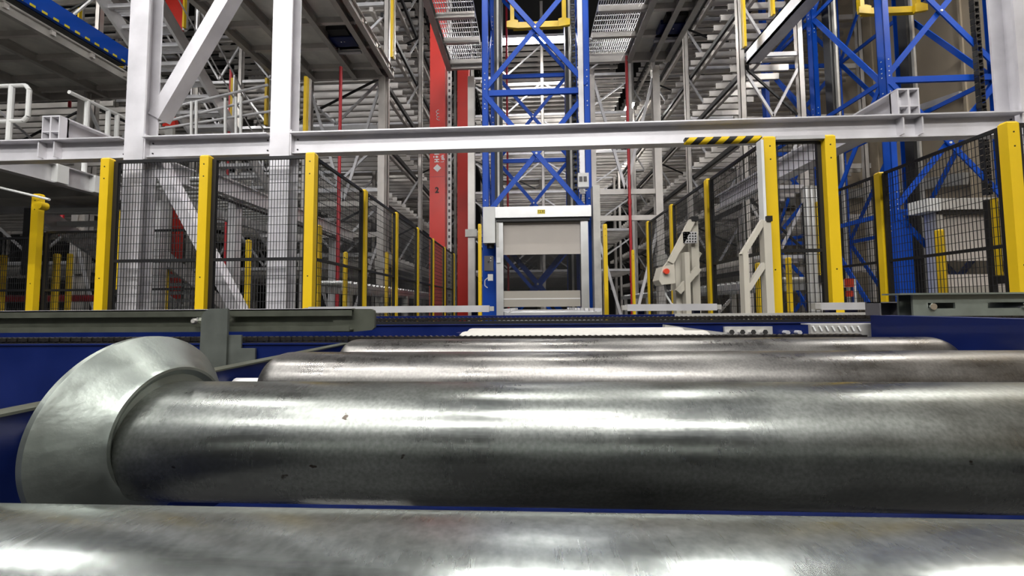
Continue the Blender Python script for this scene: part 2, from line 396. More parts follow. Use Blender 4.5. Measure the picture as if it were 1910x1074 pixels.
e = [(x1 - .10, zt), (x1 - .008, zt - .001), (x1 - .002, zt - .005), (x1, zt - .012), (x1, zb + .006), (x1 - .006, zb), (x1 - .05, zb - .004), (x1 - .10, zb - .004)]
MB().prism(e, gy - .004, gy + .0055).build('end_plate', 'zinc_shaded', t)
by = .764
a = at(370, 600, by); b = at(424, 600, by)
br = thing('rail_bracket', (a.x, by, CZ - .17), 'upright grey zinc bracket with one bolt holding the left guide rail', 'bracket')
bx0, bx1 = a.x, b.x
MB().prism([(bx0 + .004, CZ - .17), (bx1, CZ - .17), (bx1, CZ + .001), (bx0 + .024, CZ + .001), (bx0 + .012, CZ - .005), (bx0 + .006, CZ - .016)], by, by + .005).build('upright_plate', 'bracket', br)
MB().box(bx0 + .006, bx0 + .011, by + .005, gy - .026, CZ - .05, CZ - .008).build('return_flange', 'bracket', br)
MB().box(bx0 + .004, bx1 + .028, by + .005, by + .0085, CZ - .20, CZ - .056).build('foot_plate', 'bracket', br)
MB().box(bx1 + .02, bx1 + .06, by + .004, by + .008, CZ - .13, CZ - .084).build('side_tab', 'bracket', br)
MB().box(bx0 - .022, bx0 + .006, gy - .030, gy - .026, CZ - .052, CZ - .001).build('bolt_plate', 'bracket', br)
c_ = at(371, 598, gy - .03)
MB().tube((c_.x, gy - .042, c_.z), (c_.x, gy - .028, c_.z), .0085, 6).build('bolt_head', 'chrome', br)
MB().tube((c_.x, gy - .046, c_.z), (c_.x, gy - .040, c_.z), .005, 8).build('bolt_tip', 'darksteel', br)

# right guide rail with slots, and its small box
ry = .82
M['greyzinc'] = mat('grey_zinc', (.24, .27, .235), .36, .5, .12, 30, .06)
t = thing('guide_rail', (1.2, ry, CZ - .03), 'dark zinc guide rail with long slots above the blue side plate', 'guide rail')
x0 = at(1703, 570, ry).x
zt, zb = at(1800, 549, ry).z, at(1800, 589, ry).z
sl = [(x0 + .03, x0 + .085), (x0 + .15, x0 + .235), (x0 + .40, x0 + .50)]
m = MB(); zc0, zc1 = zb + .016, zb + .028
m.box(x0, 2.3, ry, ry + .004, zb, zc0); m.box(x0, 2.3, ry, ry + .004, zc1, zt)
xs = x0
for s0, s1 in sl: m.box(xs, s0, ry, ry + .004, zc0, zc1); xs = s1
m.box(xs, 2.3, ry, ry + .004, zc0, zc1)
m.box(x0 - .035, 2.3, ry - .010, ry + .03, zt, zt + .0035)
m.box(x0, 2.3, ry + .03, ry + .034, zb, zt)
m.build('slotted_channel', 'greyzinc', t)
for s0, s1 in sl[:2]:
    MB().tube((s1 - .012 if s0 > x0 + .1 else s0 + .008, ry - .004, zc0 + .004), (s1 - .012 if s0 > x0 + .1 else s0 + .008, ry + .03, zc0 + .004), .007, 10).build('slot_bolt', 'chrome', t)
MB().box(1.1, 1.14, ry + .01, ry + .03, 0, zb).build('leg', 'zinc_shaded', t)
a = at(1640, 563, 1.1); b = at(1690, 588, 1.1)
t = thing('end_box', (a.x, 1.1, b.z - .01), 'small dark open box at the end of the slotted guide rail', 'box')
m = MB().box(a.x, b.x, 1.14, 1.145, b.z, a.z); m.box(a.x, a.x + .004, 1.1, 1.14, b.z, a.z); m.box(b.x - .004, b.x, 1.1, 1.14, b.z, a.z); m.box(a.x, b.x, 1.1, 1.14, a.z - .003, a.z)
m.build('box_shell', 'grey', t)
MB().tube((b.x - .01, 1.09, a.z - .012), (b.x - .01, 1.1, a.z - .012), .006, 8).build('screw', 'steel', t)
MB().box(a.x, b.x, 1.11, 1.13, 0, b.z).build('support', 'blue_shaded', t)

# ------------------------------------------------------------------ H and I sections
def hcol(mb, x, y, w, d, z0, z1, tf=.012, tw=.01):
    mb.box(x - w / 2, x + w / 2, y, y + tf, z0, z1); mb.box(x - w / 2, x + w / 2, y + d - tf, y + d, z0, z1)
    mb.box(x - tw / 2, x + tw / 2, y + tf, y + d - tf, z0, z1); return mb
def ibeam_x(mb, x0, x1, y, w, z0, z1, tf=.012):
    mb.box(x0, x1, y, y + w, z1 - tf, z1); mb.box(x0, x1, y, y + w, z0, z0 + tf); mb.box(x0, x1, y + w / 2 - .006, y + w / 2 + .006, z0 + tf, z1 - tf); return mb
def ibeam_y(mb, x, w, y0, y1, z0, z1, tf=.012):
    mb.box(x - w / 2, x + w / 2, y0, y1, z1 - tf, z1); mb.box(x - w / 2, x + w / 2, y0, y1, z0, z0 + tf); mb.box(x - .006, x + .006, y0, y1, z0 + tf, z1 - tf); return mb

FY = 2.72; BZ0, BZ1 = CZ + 1.195, CZ + 1.345
colA = at(255, 250, FY).x; colB = at(525, 250, FY).x; colR = at(1926, 200, FY).x
for x, lab in ((colA, 'left steel column where the diagonal brace starts'), (colB, 'steel column at the left end of the long cross beam'), (colR, 'steel column cut by the right edge of the picture')):
    wd = .155 if x < 3 else .2
    t = thing('steel_column', (x, FY, 0), lab, 'column', 'galvanised front columns')
    hcol(MB(), x, FY - .02, wd, .115 if x < 3 else .15, 0, 6.5).build('column_profile', 'column', t)
    MB().box(x - .14, x + .14, FY - .08, FY + .2, 0, .02).build('base_plate', 'column', t)
    MB().box(x + wd / 2, x + wd / 2 + .012, FY - .015, FY + .13, BZ0 - .02, BZ1 + .03).build('end_cleat', 'column', t)
def xbeam(x0, x1, lab, extra=None):
    t = thing('steel_beam', ((x0 + x1) / 2, FY, BZ0), lab, 'beam', 'galvanised cross beams of the front frame')
    m = MB().box(x0, x1, FY - .045, FY + .11, BZ1 - .01, BZ1).box(x0, x1, FY, FY + .075, BZ0, BZ0 + .01).box(x0, x1, FY + .02, FY + .032, BZ0 + .01, BZ1 - .01)
    m.build('beam_profile', 'column', t)
    for xs in (extra or []):
        for k in (-.065, .065): MB().box(xs + k - .005, xs + k + .005, FY - .03, FY + .02, BZ0 + .012, BZ1 - .012).build('stiffener', 'column', t)
    m = MB()
    for xx in (x0 + .03, x1 - .03):
        for zz in (BZ0 + .035, BZ1 - .035): m.tube((xx, FY + .014, zz), (xx, FY + .021, zz), .006, 6)
    m.build('bolt_set', 'black', t)
    return t
jL = at(98, 220, FY).x; jR = at(1692, 180, FY).x
xbeam(-6.5, colA - .09, 'cross beam running out of the picture on the left', [jL])
xbeam(colA + .09, colB - .09, 'short cross beam between the two left columns')
xbeam(colB + .09, colR - .1, 'long pale cross beam spanning the aisle, with black and yellow bumper', [jR])
for x, lab, ln in ((jL, 'stub beam standing on the cross beam left of the brace, running back', 1.2), (jR, 'stub beam on the right end of the long cross beam, running back', 2.6)):
    t = thing('joist', (x, FY, BZ1), lab, 'beam', 'joists on the front frame')
    m = MB()
    ibeam_y(m, x, .15, FY - .01, FY + ln, BZ1 + .002, BZ1 + .205).build('joist_profile', 'column', t)
    m = MB().box(x - .075, x + .075, FY + .04, FY + .05, BZ1 + .01, BZ1 + .2)
    m.box(x - .075, x - .066, FY - .008, FY + .05, BZ1 + .012, BZ1 + .195); m.box(x + .066, x + .075, FY - .008, FY + .05, BZ1 + .012, BZ1 + .195)
    m.box(x - .066, x + .066, FY - .008, FY + .04, BZ1 + .07, BZ1 + .078)
    m.build('end_stiffener', 'column', t)
# foam bumper
a = at(1275, 245, FY).x; b = at(1418, 245, FY).x
m = MB(); n = 12; k = 0
pr = [(math.cos(math.pi * i / n) * .028, math.sin(math.pi * i / n) * .024) for i in range(n + 1)]
m.lathe_x([(a, .018), (a + .006, .026), (b - .006, .026), (b, .018)], FY - .004, BZ0 + .010, 24)
m.build('foam_bumper', 'tape')
tag(bpy.data.objects['foam_bumper'], 'black and yellow striped foam bumper on the lower edge of the long beam', 'bumper')
# diagonal braces
a = at(297, 222, FY + .12); b = at(445, -30, FY + .12)
tag(MB().bar(a, b + (b - a) * .8, .10, .10, (0, 1, 0)).build('diagonal_brace', 'column'), 'pale square diagonal brace rising right from the left column', 'brace')
a = at(288, 285, FY + .14); b = at(450, 585, FY + .14)
tag(MB().bar(a, b + (b - a) * 1.0, .09, .09, (0, 1, 0)).build('diagonal_brace', 'column'), 'diagonal brace falling right from the left column behind the mesh fence', 'brace')

# ------------------------------------------------------------------ safety fence
PH = CZ + 1.13
def post(x, y, lab, h=PH, w=.06, group='tall yellow fence posts', curtain=False):
    t = thing('fence_post', (x, y, 0), lab, 'fence post', group)
    hy = .024
    m = MB().box(x - w / 2, x + w / 2, y - hy, y + hy, .01, h - .012)
    m.quadbox([(x - w / 2, y - hy, h - .012), (x + w / 2, y - hy, h - .012), (x + w / 2, y + hy, h - .012), (x - w / 2, y + hy, h - .012),
               (x - w / 2 + .008, y - hy + .008, h), (x + w / 2 - .008, y - hy + .008, h), (x + w / 2 - .008, y + hy - .008, h), (x - w / 2 + .008, y + hy - .008, h)])
    m.build('post_tube', 'yellow', t)
    MB().box(x - w, x + w, y - w, y + w, 0, .01).build('foot_plate', 'yellow', t)
    for zz in (h - .07, h - .16, h - .9): MB().tube((x, y - hy - .002, zz), (x, y - hy + .001, zz), .005, 6).build('fixing_hole', 'black', t)
    return t
def panel(ax, ay, bx, by, lab, h=PH, group='black wire mesh fence panels', mid=CZ + .36, vs=.022, hs=.062):
    a = Vector((ax, ay, 0)); b = Vector((bx, by, 0)); d = (b - a); L = d.length; d.normalize(); g = .045
    a = a + d * g; b = b - d * g; L -= 2 * g; z0, z1 = .12, h - .02
    t = thing('mesh_fence_panel', ((ax + bx) / 2, (ay + by) / 2, z0), lab, 'fence panel', group)
    up = Vector((0, 0, 1)); fr = MB()
    fr.bar(a + up * z0, a + up * z1, .042, .022); fr.bar(b + up * z0, b + up * z1, .03, .022)
    for zz in (z0, z1, mid): fr.bar(a + up * zz, b + up * zz, .02, .022)
    fr.build('panel_frame', 'black', t)
    m = MB(); n = int(L / vs)
    for i in range(1, n):
        p = a + d * (L * i / n); m.bar(p + up * z0, p + up * z1, .003, .003)
    k = int((z1 - z0) / hs)
    for i in range(1, k):
        zz = z0 + (z1 - z0) * i / k; m.bar(a + up * zz, b + up * zz, .0035, .0035)
    m.build('wire_mesh', 'wire', t)
    return t
XL, XR = -1.565, 1.625
front = [at(192, 400, 2.56).x, at(378, 400, 2.56).x, XL]
labs = ['tall yellow front post left of the first steel column', 'tall yellow front post between the two left columns', 'tall yellow corner post under the left end of the long beam']
for x, l in zip(front, labs): post(x, 2.58, l, w=.066)
panel(front[0], 2.6, front[1], 2.6, 'front mesh panel over the left steel column')
panel(front[1], 2.6, front[2], 2.6, 'front mesh panel over the second steel column')
YF = [2.58 + .85 * i for i in range(7)]
ordn = ['first', 'second', 'third', 'fourth', 'fifth', 'sixth', 'seventh']
for i in range(1, 7): post(XL, YF[i], ordn[i] + ' yellow post going back along the left aisle fence')
for i in range(6): panel(XL, YF[i], XL, YF[i + 1], ordn[i] + ' mesh panel going back along the left aisle fence')
YG = [2.52, 3.34, 4.17, 4.99]
for i, y in enumerate(YG): post(XR, y, ordn[i] + ' yellow post going back along the right aisle fence', w=.075 if i == 0 else .06)
for i in range(3): panel(XR, YG[i], XR, YG[i + 1], ordn[i] + ' mesh panel going back along the right aisle fence')
xg = at(1550, 400, 2.52).x
post(xg, 2.52, 'tall yellow post on the right side of the narrow mesh gate', w=.07)
panel(XR, 2.54, xg, 2.54, 'narrow mesh gate panel between the two tall right posts', h=PH - .01, vs=.03)
a = at(1440, 262, 2.5)
tag(MB().box(XR + .038, xg - .036, 2.49, 2.525, PH - .03, PH - .006).build('gate_lintel', 'steel'), 'pale lintel bar over the narrow mesh gate', 'bar')
XQ = at(1893, 400, 2.4).x
post(XQ, 2.40, 'tall wide yellow post near the right edge of the picture', w=.07, h=PH)
post(XQ + .02, 3.27, 'yellow post in front of the right blue mast')
panel(XQ, 2.4, XQ + .02, 3.27, 'mesh panel reaching back from the rightmost yellow post')
panel(XQ + .02, 3.27, XQ + .02, 4.2, 'mesh panel behind the gate, in front of the right mast')
panel(XQ, 2.4, XQ + 1.0, 2.4, 'mesh panel running out of the picture on the right')
xp = at(70, 400, 3.45).x
post(xp, 3.45, 'yellow post at the far left with a knob clamp', w=.075, h=at(80, 362, 3.45).z)
panel(xp, 3.45, xp - 1.2, 3.45, 'low mesh panel at the left picture edge', h=at(80, 440, 3.45).z, mid=CZ + .2)
panel(xp, 3.5, front[0], 3.5, 'mesh panel behind the leftmost tall post', h=at(80, 430, 3.5).z, mid=CZ + .2)
# further, smaller yellow posts:  px, top y, Y, label
for px, py, Y, lab in [
    (398, 350, 3.5, 'shorter yellow post just right of the second tall front post'),
    (594, 420, 3.7, 'yellow post just behind the corner post'),
    (645, 470, 4.4, 'low yellow post left of the second aisle fence post'),
    (722, 470, 5.0, 'low yellow post left of the third aisle fence post'),
    (464, 447, 4.3, 'low yellow post left of the second steel column'),
    (107, 473, 4.1, 'low yellow post beneath the stair on the left'),
    (131, 473, 4.45, 'second low yellow post beneath the stair on the left'),
    (7, 475, 4.4, 'low yellow post at the left picture edge'),
    (312, 474, 5.6, 'low yellow post in front of the dark red panel'),
    (895, 418, 5.7, 'yellow post directly left of the roller door'),
    (1128, 418, 5.0, 'yellow post directly right of the roller door'),
    (1180, 466, 5.6, 'low yellow post between roller door and right aisle fence'),
    (1470, 480, 4.4, 'low yellow post behind the mesh gate'),
    (1413, 490, 4.45, 'low yellow post behind the beige frame'),
    (1641, 448, 4.0, 'low yellow post beside the front of the right mast'),
    (1752, 428, 3.9, 'yellow post in front of the right roller door')]:
    p = at(px, py, Y); post(p.x, Y, lab, h=p.z, w=.036 if Y > 3.95 and py > 425 else .05, group='lower yellow posts further back')
# light curtain heads
for px, y0, y1, Y, wpx, lab in [(214, 392, 540, 3.1, 11, 'yellow light curtain strip behind the leftmost tall post'),
                           (1528, 376, 513, 3.0, 9, 'yellow light curtain strip beside the shiny pipes'),
                           (1866, 368, 514, 2.9, 14, 'yellow light curtain strip left of the rightmost post')]:
    a = at(px - wpx / 2, y0, Y); b = at(px + wpx / 2, y1, Y)
    t = thing('light_curtain', ((a.x + b.x) / 2, Y, 0), lab, 'light curtain', 'yellow light curtain strips')
    MB().box(a.x, b.x, Y, Y + .04, b.z, a.z).build('housing', 'yellow', t)
    MB().box(a.x + (b.x - a.x) * .38, a.x + (b.x - a.x) * .62, Y - .002, Y, b.z + .03, a.z - .03).build('lens_strip', 'black', t)
    MB().box(a.x - .01, b.x + .01, Y - .005, Y + .05, b.z - .06, b.z).build('lower_bracket', 'black', t)
    MB().box((a.x + b.x) / 2 - .015, (a.x + b.x) / 2 + .015, Y + .05, Y + .08, 0, a.z).build('stand', 'black', t)

# knob clamp on far left post
c_ = at(83, 385, 3.4)
t = thing('knob_clamp', c_, 'yellow round knob with white rod on the far left post', 'clamp')
MB().tube((c_.x, 3.35, c_.z), (c_.x, 3.41, c_.z), .04, 16).build('knob', 'yellow', t, True)
MB().tube(at(0, 350, 3.37), at(92, 372, 3.37), .012, 8).build('rod', 'white', t)
a = at(45, 388, 3.7); b = at(70, 512, 3.7)
tag(MB().box(a.x, b.x, 3.7, 3.73, b.z, a.z).build('black_cover', 'black'), 'tall black cover left of the leftmost tall post', 'cover')

# ------------------------------------------------------------------ low galvanised guide tubes just before the fence
for x0, x1, Y, lab in ((575, 912, 2.35, 'low square guide tube left of the roller door conveyor'), (1170, 1338, 2.35, 'low square guide tube right of the roller door conveyor'), (1532, 1642, 2.2, 'short low guide tube before the right fence')):
    a = at(x0, 567, Y); b = at(x1, 580, Y)
    zt, zb = CZ + .010, CZ - .032
    t = thing('guide_tube', ((a.x + b.x) / 2, Y, 0), lab, 'guide tube', 'low square guide tubes')
    m = MB().box(a.x, b.x, Y, Y + .045, zb, zt); m.build('square_tube', 'steel', t)
    MB().box(b.x, b.x + .03, Y + .006, Y + .039, zb + .006, zt - .006).build('end_cap', 'darksteel', t)
    MB().box(a.x - .03, a.x, Y + .006, Y + .039, zb + .006, zt - .006).build('end_cap', 'darksteel', t)
    for xx in (a.x + .1, b.x - .1): MB().box(xx - .02, xx + .02, Y + .05, Y + .08, 0, zt - .005).build('support', 'blue_shaded', t)

# ------------------------------------------------------------------ roller track to the door
def track(x0, x1, y0, y1, lab):
    t = thing('roller_track', ((x0 + x1) / 2, y0, 0), lab, 'conveyor', 'roller tracks leading to the roller doors')
    for x in (x0, x1): MB().box(x - .02, x + .02, y0, y1, CZ - .16, CZ - .045).build('side_rail', 'alu', t)
    MB().box(x0, x1, y0 - .03, y0, CZ - .14, CZ - .05).build('end_rail', 'alu', t)
    n = int((y1 - y0) / .14)
    me = None
    for i in range(n):
        y = y0 + .07 + i * .14
        if me is None:
            r0 = MB().tube((x0 + .02, y, CZ - .075), (x1 - .02, y, CZ - .075), .03, 14).build('track_roller', 'alu', t, True); me = r0
        else:
            r = me.copy(); C.objects.link(r); r.location.y = .14 * i
    for x in (x0, x1):
        m = MB()
        for i in range(int((y1 - y0) / .28)):
            m.box(x - .03, x + .03, y0 + .05 + i * .28, y0 + .13 + i * .28, CZ - .045, CZ - .018)
        m.build('side_guides', 'steel', t)
    for yy in (y0 + .1, y1 - .3):
        for x in (x0, x1): MB().box(x - .025, x + .025, yy, yy + .05, 0, CZ - .16).build('leg', 'blue_shaded', t)
track(at(945, 580, 3.2).x, at(1118, 580, 3.2).x, 3.2, 5.85, 'short roller track leading to the middle roller door')
a = at(905, 570, 5.0)

# ------------------------------------------------------------------ roller door
def add_text(s, size, loc, rot, m, parent, name, depth=.002, align='CENTER', sx=1.0, bold=0.0):
    cu = bpy.data.curves.new(name, 'FONT'); cu.body = s; cu.size = size; cu.extrude = depth / 2; cu.align_x = align; cu.align_y = 'CENTER'; cu.offset = bold
    o = bpy.data.objects.new(name + '_tmp', cu); C.objects.link(o)
    dg = bpy.context.evaluated_depsgraph_get(); me = bpy.data.meshes.new_from_object(o.evaluated_get(dg))
    bpy.data.objects.remove(o)
    mx = Matrix.Translation(Vector(loc) - org(parent)) @ rot.to_4x4() @ Matrix.Diagonal((sx, 1, 1, 1)); me.transform(mx)
    me.materials.clear(); me.materials.append(M[m])
    ob = bpy.data.objects.new(name, me); C.objects.link(ob); ob.parent = parent; return ob
FACE = Matrix.Rotation(R(90), 3, 'X')         # text upright, readable from -Y
FACEV = Matrix.Rotation(R(-90), 3, 'Y') @ FACE  # reading upwards

DY = 5.95
def dx(px): return at(px, 480, DY).x
def dz(py): return at(1010, py, DY).z
def build_door(ox, closed, lab):
    t = thing('roller_door', (dx(1010) + ox, DY, 0), lab, 'door', 'roller doors at the blue masts')
    def B(a, b, y0, y1, z0, z1, nm, m): return MB().box(dx(a) + ox, dx(b) + ox, y0, y1, z0, z1).build(nm, m, t)
    B(925, 1102, DY - .12, DY + .2, dz(408), dz(388), 'hood', 'alu')
    B(927, 1100, DY - .08, DY + .15, dz(414), dz(408), 'hood_underside', 'black')
    B(903, 925, DY - .14, DY + .15, dz(410 if closed else 454), dz(388), 'motor_cover', 'white')
    if not closed: MB().tube((dx(915), DY, dz(462)), (dx(915), DY, dz(454)), .06, 14).build('motor_end', 'black', t, True)
    B(926, 939, DY - .05, DY + .12, 0, dz(409), 'guide_post', 'alu'); B(1083, 1097, DY - .05, DY + .12, 0, dz(409), 'guide_post', 'alu')
    B(926, 931, DY - .06, DY - .05, dz(460), dz(414), 'guide_trim', 'darksteel')
    if closed:
        B(939, 1083, DY + .02, DY + .03, dz(496), dz(409), 'curtain', 'curtain'); B(939, 1083, DY + .02, DY + .03, dz(560), dz(520), 'curtain', 'curtain')
        B(939, 1083, DY + .022, DY + .028, dz(520), dz(496), 'vision_panel', 'glass')
    else:
        B(939, 1083, DY + .02, DY + .03, dz(474), dz(409), 'curtain', 'curtain')
        B(939, 1083, DY + .022, DY + .028, dz(543), dz(474), 'vision_panel', 'glass')
    B(939, 1081, DY, DY + .05, dz(556), dz(542), 'bottom_bar', 'skirt'); B(939, 1081, DY - .01, DY + .04, dz(572), dz(558), 'bottom_skirt', 'skirt')
    B(939, 1081, DY - .012, DY - .002, dz(558), dz(556), 'bar_edge', 'white')
    l0, l1 = (1060, 1074) if closed else (1003, 1017)
    lb = B(l0, l1, DY - .124, DY - .12, dz(402), dz(394.5), 'number_label', 'signyellow')
    if not closed: add_text('1230', .062, ((dx(l0) + dx(l1)) / 2, DY - .125, (dz(402) + dz(394.5)) / 2), FACE, 'ink', t, 'label_number').parent = lb
    if not closed: B(927, 934, DY - .07, DY - .05, dz(490), dz(480), 'sensor', 'white')
build_door(0, False, 'high speed roller door in front of the middle blue mast, beige curtain half lowered')
build_door(6.77, True, 'roller door behind the mesh fence at the right blue mast, curtain down')
# control box and cabling on the left leg
t = thing('control_box', (dx(913), DY - .1, dz(508)), 'grey control box on the blue leg left of the roller door', 'control box')
MB().box(dx(905), dx(921), DY - .14, DY - .02, dz(505), dz(478)).build('housing', 'grey', t)
MB().tube((dx(913), DY - .15, dz(489)), (dx(913), DY - .14, dz(489)), .015, 10).build('rotary_switch', 'black', t)
for zz in (482, 487): MB().tube((dx(917), DY - .15, dz(zz)), (dx(917), DY - .14, dz(zz)), .008, 8).build('indicator', 'white', t)
t = thing('junction_box', (dx(915), DY - .1, dz(525)), 'small white junction box with cable under the grey control box', 'junction box')
MB().box(dx(911), dx(920), DY - .10, DY - .02, dz(523), dz(511)).build('housing', 'white', t)
MB().path([(dx(911), DY - .06, dz(517)), (dx(905), DY - .06, dz(522)), (dx(905), DY - .06, dz(532)), (dx(910), DY - .06, dz(536))], .008, 6).build('cable', 'white', t)
t = thing('switch_box', (dx(1090), DY - .1, dz(352)), 'white electrical box with two dark switches above the right of the roller door', 'electrical box')
MB().box(dx(1080), dx(1100), DY - .05, DY + .05, dz(352), dz(326)).build('housing', 'white', t)
for xx in (1085, 1093): MB().box(dx(xx - 3), dx(xx + 3), DY - .06, DY - .05, dz(342), dz(333)).build('switch', 'grey', t)
MB().path([(dx(1088), DY, dz(352)), (dx(1092), DY, dz(358)), (dx(1098), DY, dz(357))], .007, 6).build('cable', 'white', t)
t = thing('sheet_post', (dx(1111), DY - .1, 0), 'plain grey sheet post right of the middle roller door', 'post')
MB().box(dx(1106), dx(1119), DY - .1, DY + .1, .01, dz(351)).build('post_body', 'darksteel', t)
MB().box(dx(1103), dx(1122), DY - .13, DY + .13, 0, .01).build('foot_plate', 'darksteel', t)
# coil cable and small gear on the track end
a = at(937, 560, 5.0)

# ------------------------------------------------------------------ blue mast
MX0, MX1, MY0, MY1 = -.77, 1.10, 6.25, 9.3
MTOP = 10.0
t = mast = thing('lattice_mast', ((MX0 + MX1) / 2, MY0, 0), 'tall blue lattice mast behind the middle roller door', 'lattice mast', 'blue lattice masts')
ymid = 7.75
for y in (MY0, ymid, MY1):
    for x in (MX0, MX1):
        s = 1 if x == MX0 else -1
        lg = MB().box(x, x + s * .10, y, y + .012, 0, MTOP).box(x, x + s * .012, y, y + .14, 0, MTOP).box(x, x + s * .10, y + .128, y + .14, 0, MTOP)
        lg = lg.build('leg', 'blue', t)
        if y == MY0: MB().box(x - s * .002, x + s * .24, y - .01, y + .22, 0, CZ + (1.3 if s > 0 else 1.7)).build('leg_casing', 'blue', lg)
        m = MB()
        for k in range(5):
            h = 1.5 + 2.25 * k + CZ
            for dzz in (-.30, -.22, .05, .13, .21, .33): m.tube((x + s * .05, y - .006, h + dzz), (x + s * .05, y, h + dzz), .010, 6); m.tube((x - s * .006, y + .07, h + dzz), (x, y + .07, h + dzz), .010, 6)
        m.build('bolt_row', 'white', lg)
def xbrace(y, m='blue', w=.085):
    for k in range(-1, 4):
        zc = CZ + .38 + 2.25 * k; 
        if k >= 0:
            for sgn in (1, -1):
                MB().bar((MX0 + .06, y + .02 * (sgn + 1), zc - 1.05 * sgn), (MX1 - .06, y + .02 * (sgn + 1), zc + 1.05 * sgn), .02, w, (0, 0, 1)).build('diagonal', m, t)
            MB().tube((.165, y - .02, zc), (.165, y - .005, zc), .02, 8).build('centre_bolt', 'white', t)
        MB().box(MX0 + .02, MX1 - .02, y + .05, y + .09, zc + 1.125 - .05, zc + 1.125 + .05).build('cross_bar', m, t)
xbrace(MY0); xbrace(MY1)
for x in (MX0 + .03, MX1 - .03):
    for ya, yb in ((MY0 + .12, ymid), (ymid + .12, MY1)):
        for k in range(0, 4):
            z0 = CZ - .75 + 2.25 * k
            MB().bar((x, ya, z0 + (2.25 if (k % 2) else 0)), (x, yb, z0 + (0 if (k % 2) else 2.25)), .02, .08).build('side_diagonal', 'blue', t)
            MB().bar((x, ya, z0 + 2.25), (x, yb, z0 + 2.25), .03, .08).build('side_bar', 'blue', t)
t2 = thing('guide_column', (-.59, 7.5, 0), 'black lift guide column inside the middle blue mast on the left', 'guide column', 'black lift guide columns')
MB().box(-.66, -.50, 7.45, 7.62, 0, MTOP).build('column_body', 'black', t2); MB().box(-.60, -.56, 7.40, 7.45, 0, MTOP).build('guide_track', 'darksteel', t2)
gcol = t2
t3 = thing('guide_column', (.89, 7.5, 0), 'black lift guide column inside the middle blue mast on the right', 'guide column', 'black lift guide columns')
MB().box(.82, .98, 7.45, 7.62, 0, MTOP).build('column_body', 'black', t3); MB().box(.88, .92, 7.40, 7.45, 0, MTOP).build('guide_track', 'darksteel', t3)
def cable_chain(x, y, z0, label):
    t = thing('cable_chain', (x, y, z0), label, 'cable chain', 'hanging black cable chains')
    m = MB(); n = int((MTOP - z0) / .11)
    for i in range(n):
        z = z0 + i * .11
        m.box(x - .04, x - .028, y, y + .07, z, z + .10); m.box(x + .028, x + .04, y, y + .07, z, z + .10); m.box(x - .03, x + .03, y + .06, y + .07, z + .02, z + .08)
        m.box(x - .03, x + .03, y, y + .012, z + .035, z + .065)
    m.build('chain_links', 'black', t)
    return t
cable_chain(.84, 6.36, 1.9 + CZ, 'black cable chain hanging inside the right side of the middle mast')
cable_chain(MX0 + 6.77 + 1.45, 6.2, CZ + 1.75, 'black cable chain hanging in front of the beige wall at the right mast')
tp = thing('panel_strip', (.97, 6.3, 2.4), 'pale strip running up the right leg of the middle mast', 'strip')
MB().box(.90, .985, 6.22, 6.25, CZ + 1.9, MTOP).build('strip_body', 'steel', tp)
# lift carriage
def carriage(ox, label):
    y = 7.15; z = at(1005, 45, y).z; x0, x1 = at(948, 45, y).x + ox, at(1060, 45, y).x + ox
    t = thing('lift_carriage', ((x0 + x1) / 2, y, z - .1), label, 'lift carriage', 'yellow lift carriages in the masts')
    MB().box(x0 + .1, x1 - .1, y, y + .08, z - .06, z + .06).build('cross_member', 'yellow', t)
    for x in (x0, x1):
        s = 1 if x == x0 else -1
        MB().prism([(x - .03 * s, z - .07), (x + .20 * s, z - .10), (x + .20 * s, z + .06), (x + .10 * s, z + .09), (x - .03 * s, z + .05)], y - .05, y).build('buffer_plate', 'yellow', t)
        MB().box(x + .04 * s, x + .12 * s, y, y + .08, z + .05, z + 1.4).build('upright', 'yellow', t)
    MB().box(x0 + .1, x1 - .1, y, y + .08, z + 1.3, z + 1.4).build('cross_member', 'yellow', t)
carriage(0, 'yellow lift carriage inside the middle blue mast')
carriage(6.77, 'yellow lift carriage inside the right blue mast')
# right hand copies
DX = 6.77
c = copy_tree(mast, loc=mast.location + Vector((DX, 0, 0))); c['label'] = 'tall blue lattice mast on the right in front of the beige wall'
c = copy_tree(gcol, loc=gcol.location + Vector((DX, 0, 0))); c['label'] = 'black lift guide column inside the right blue mast on the left'
c = copy_tree(t3, loc=t3.location + Vector((DX, 0, 0))); c['label'] = 'black lift guide column inside the right blue mast on the right'

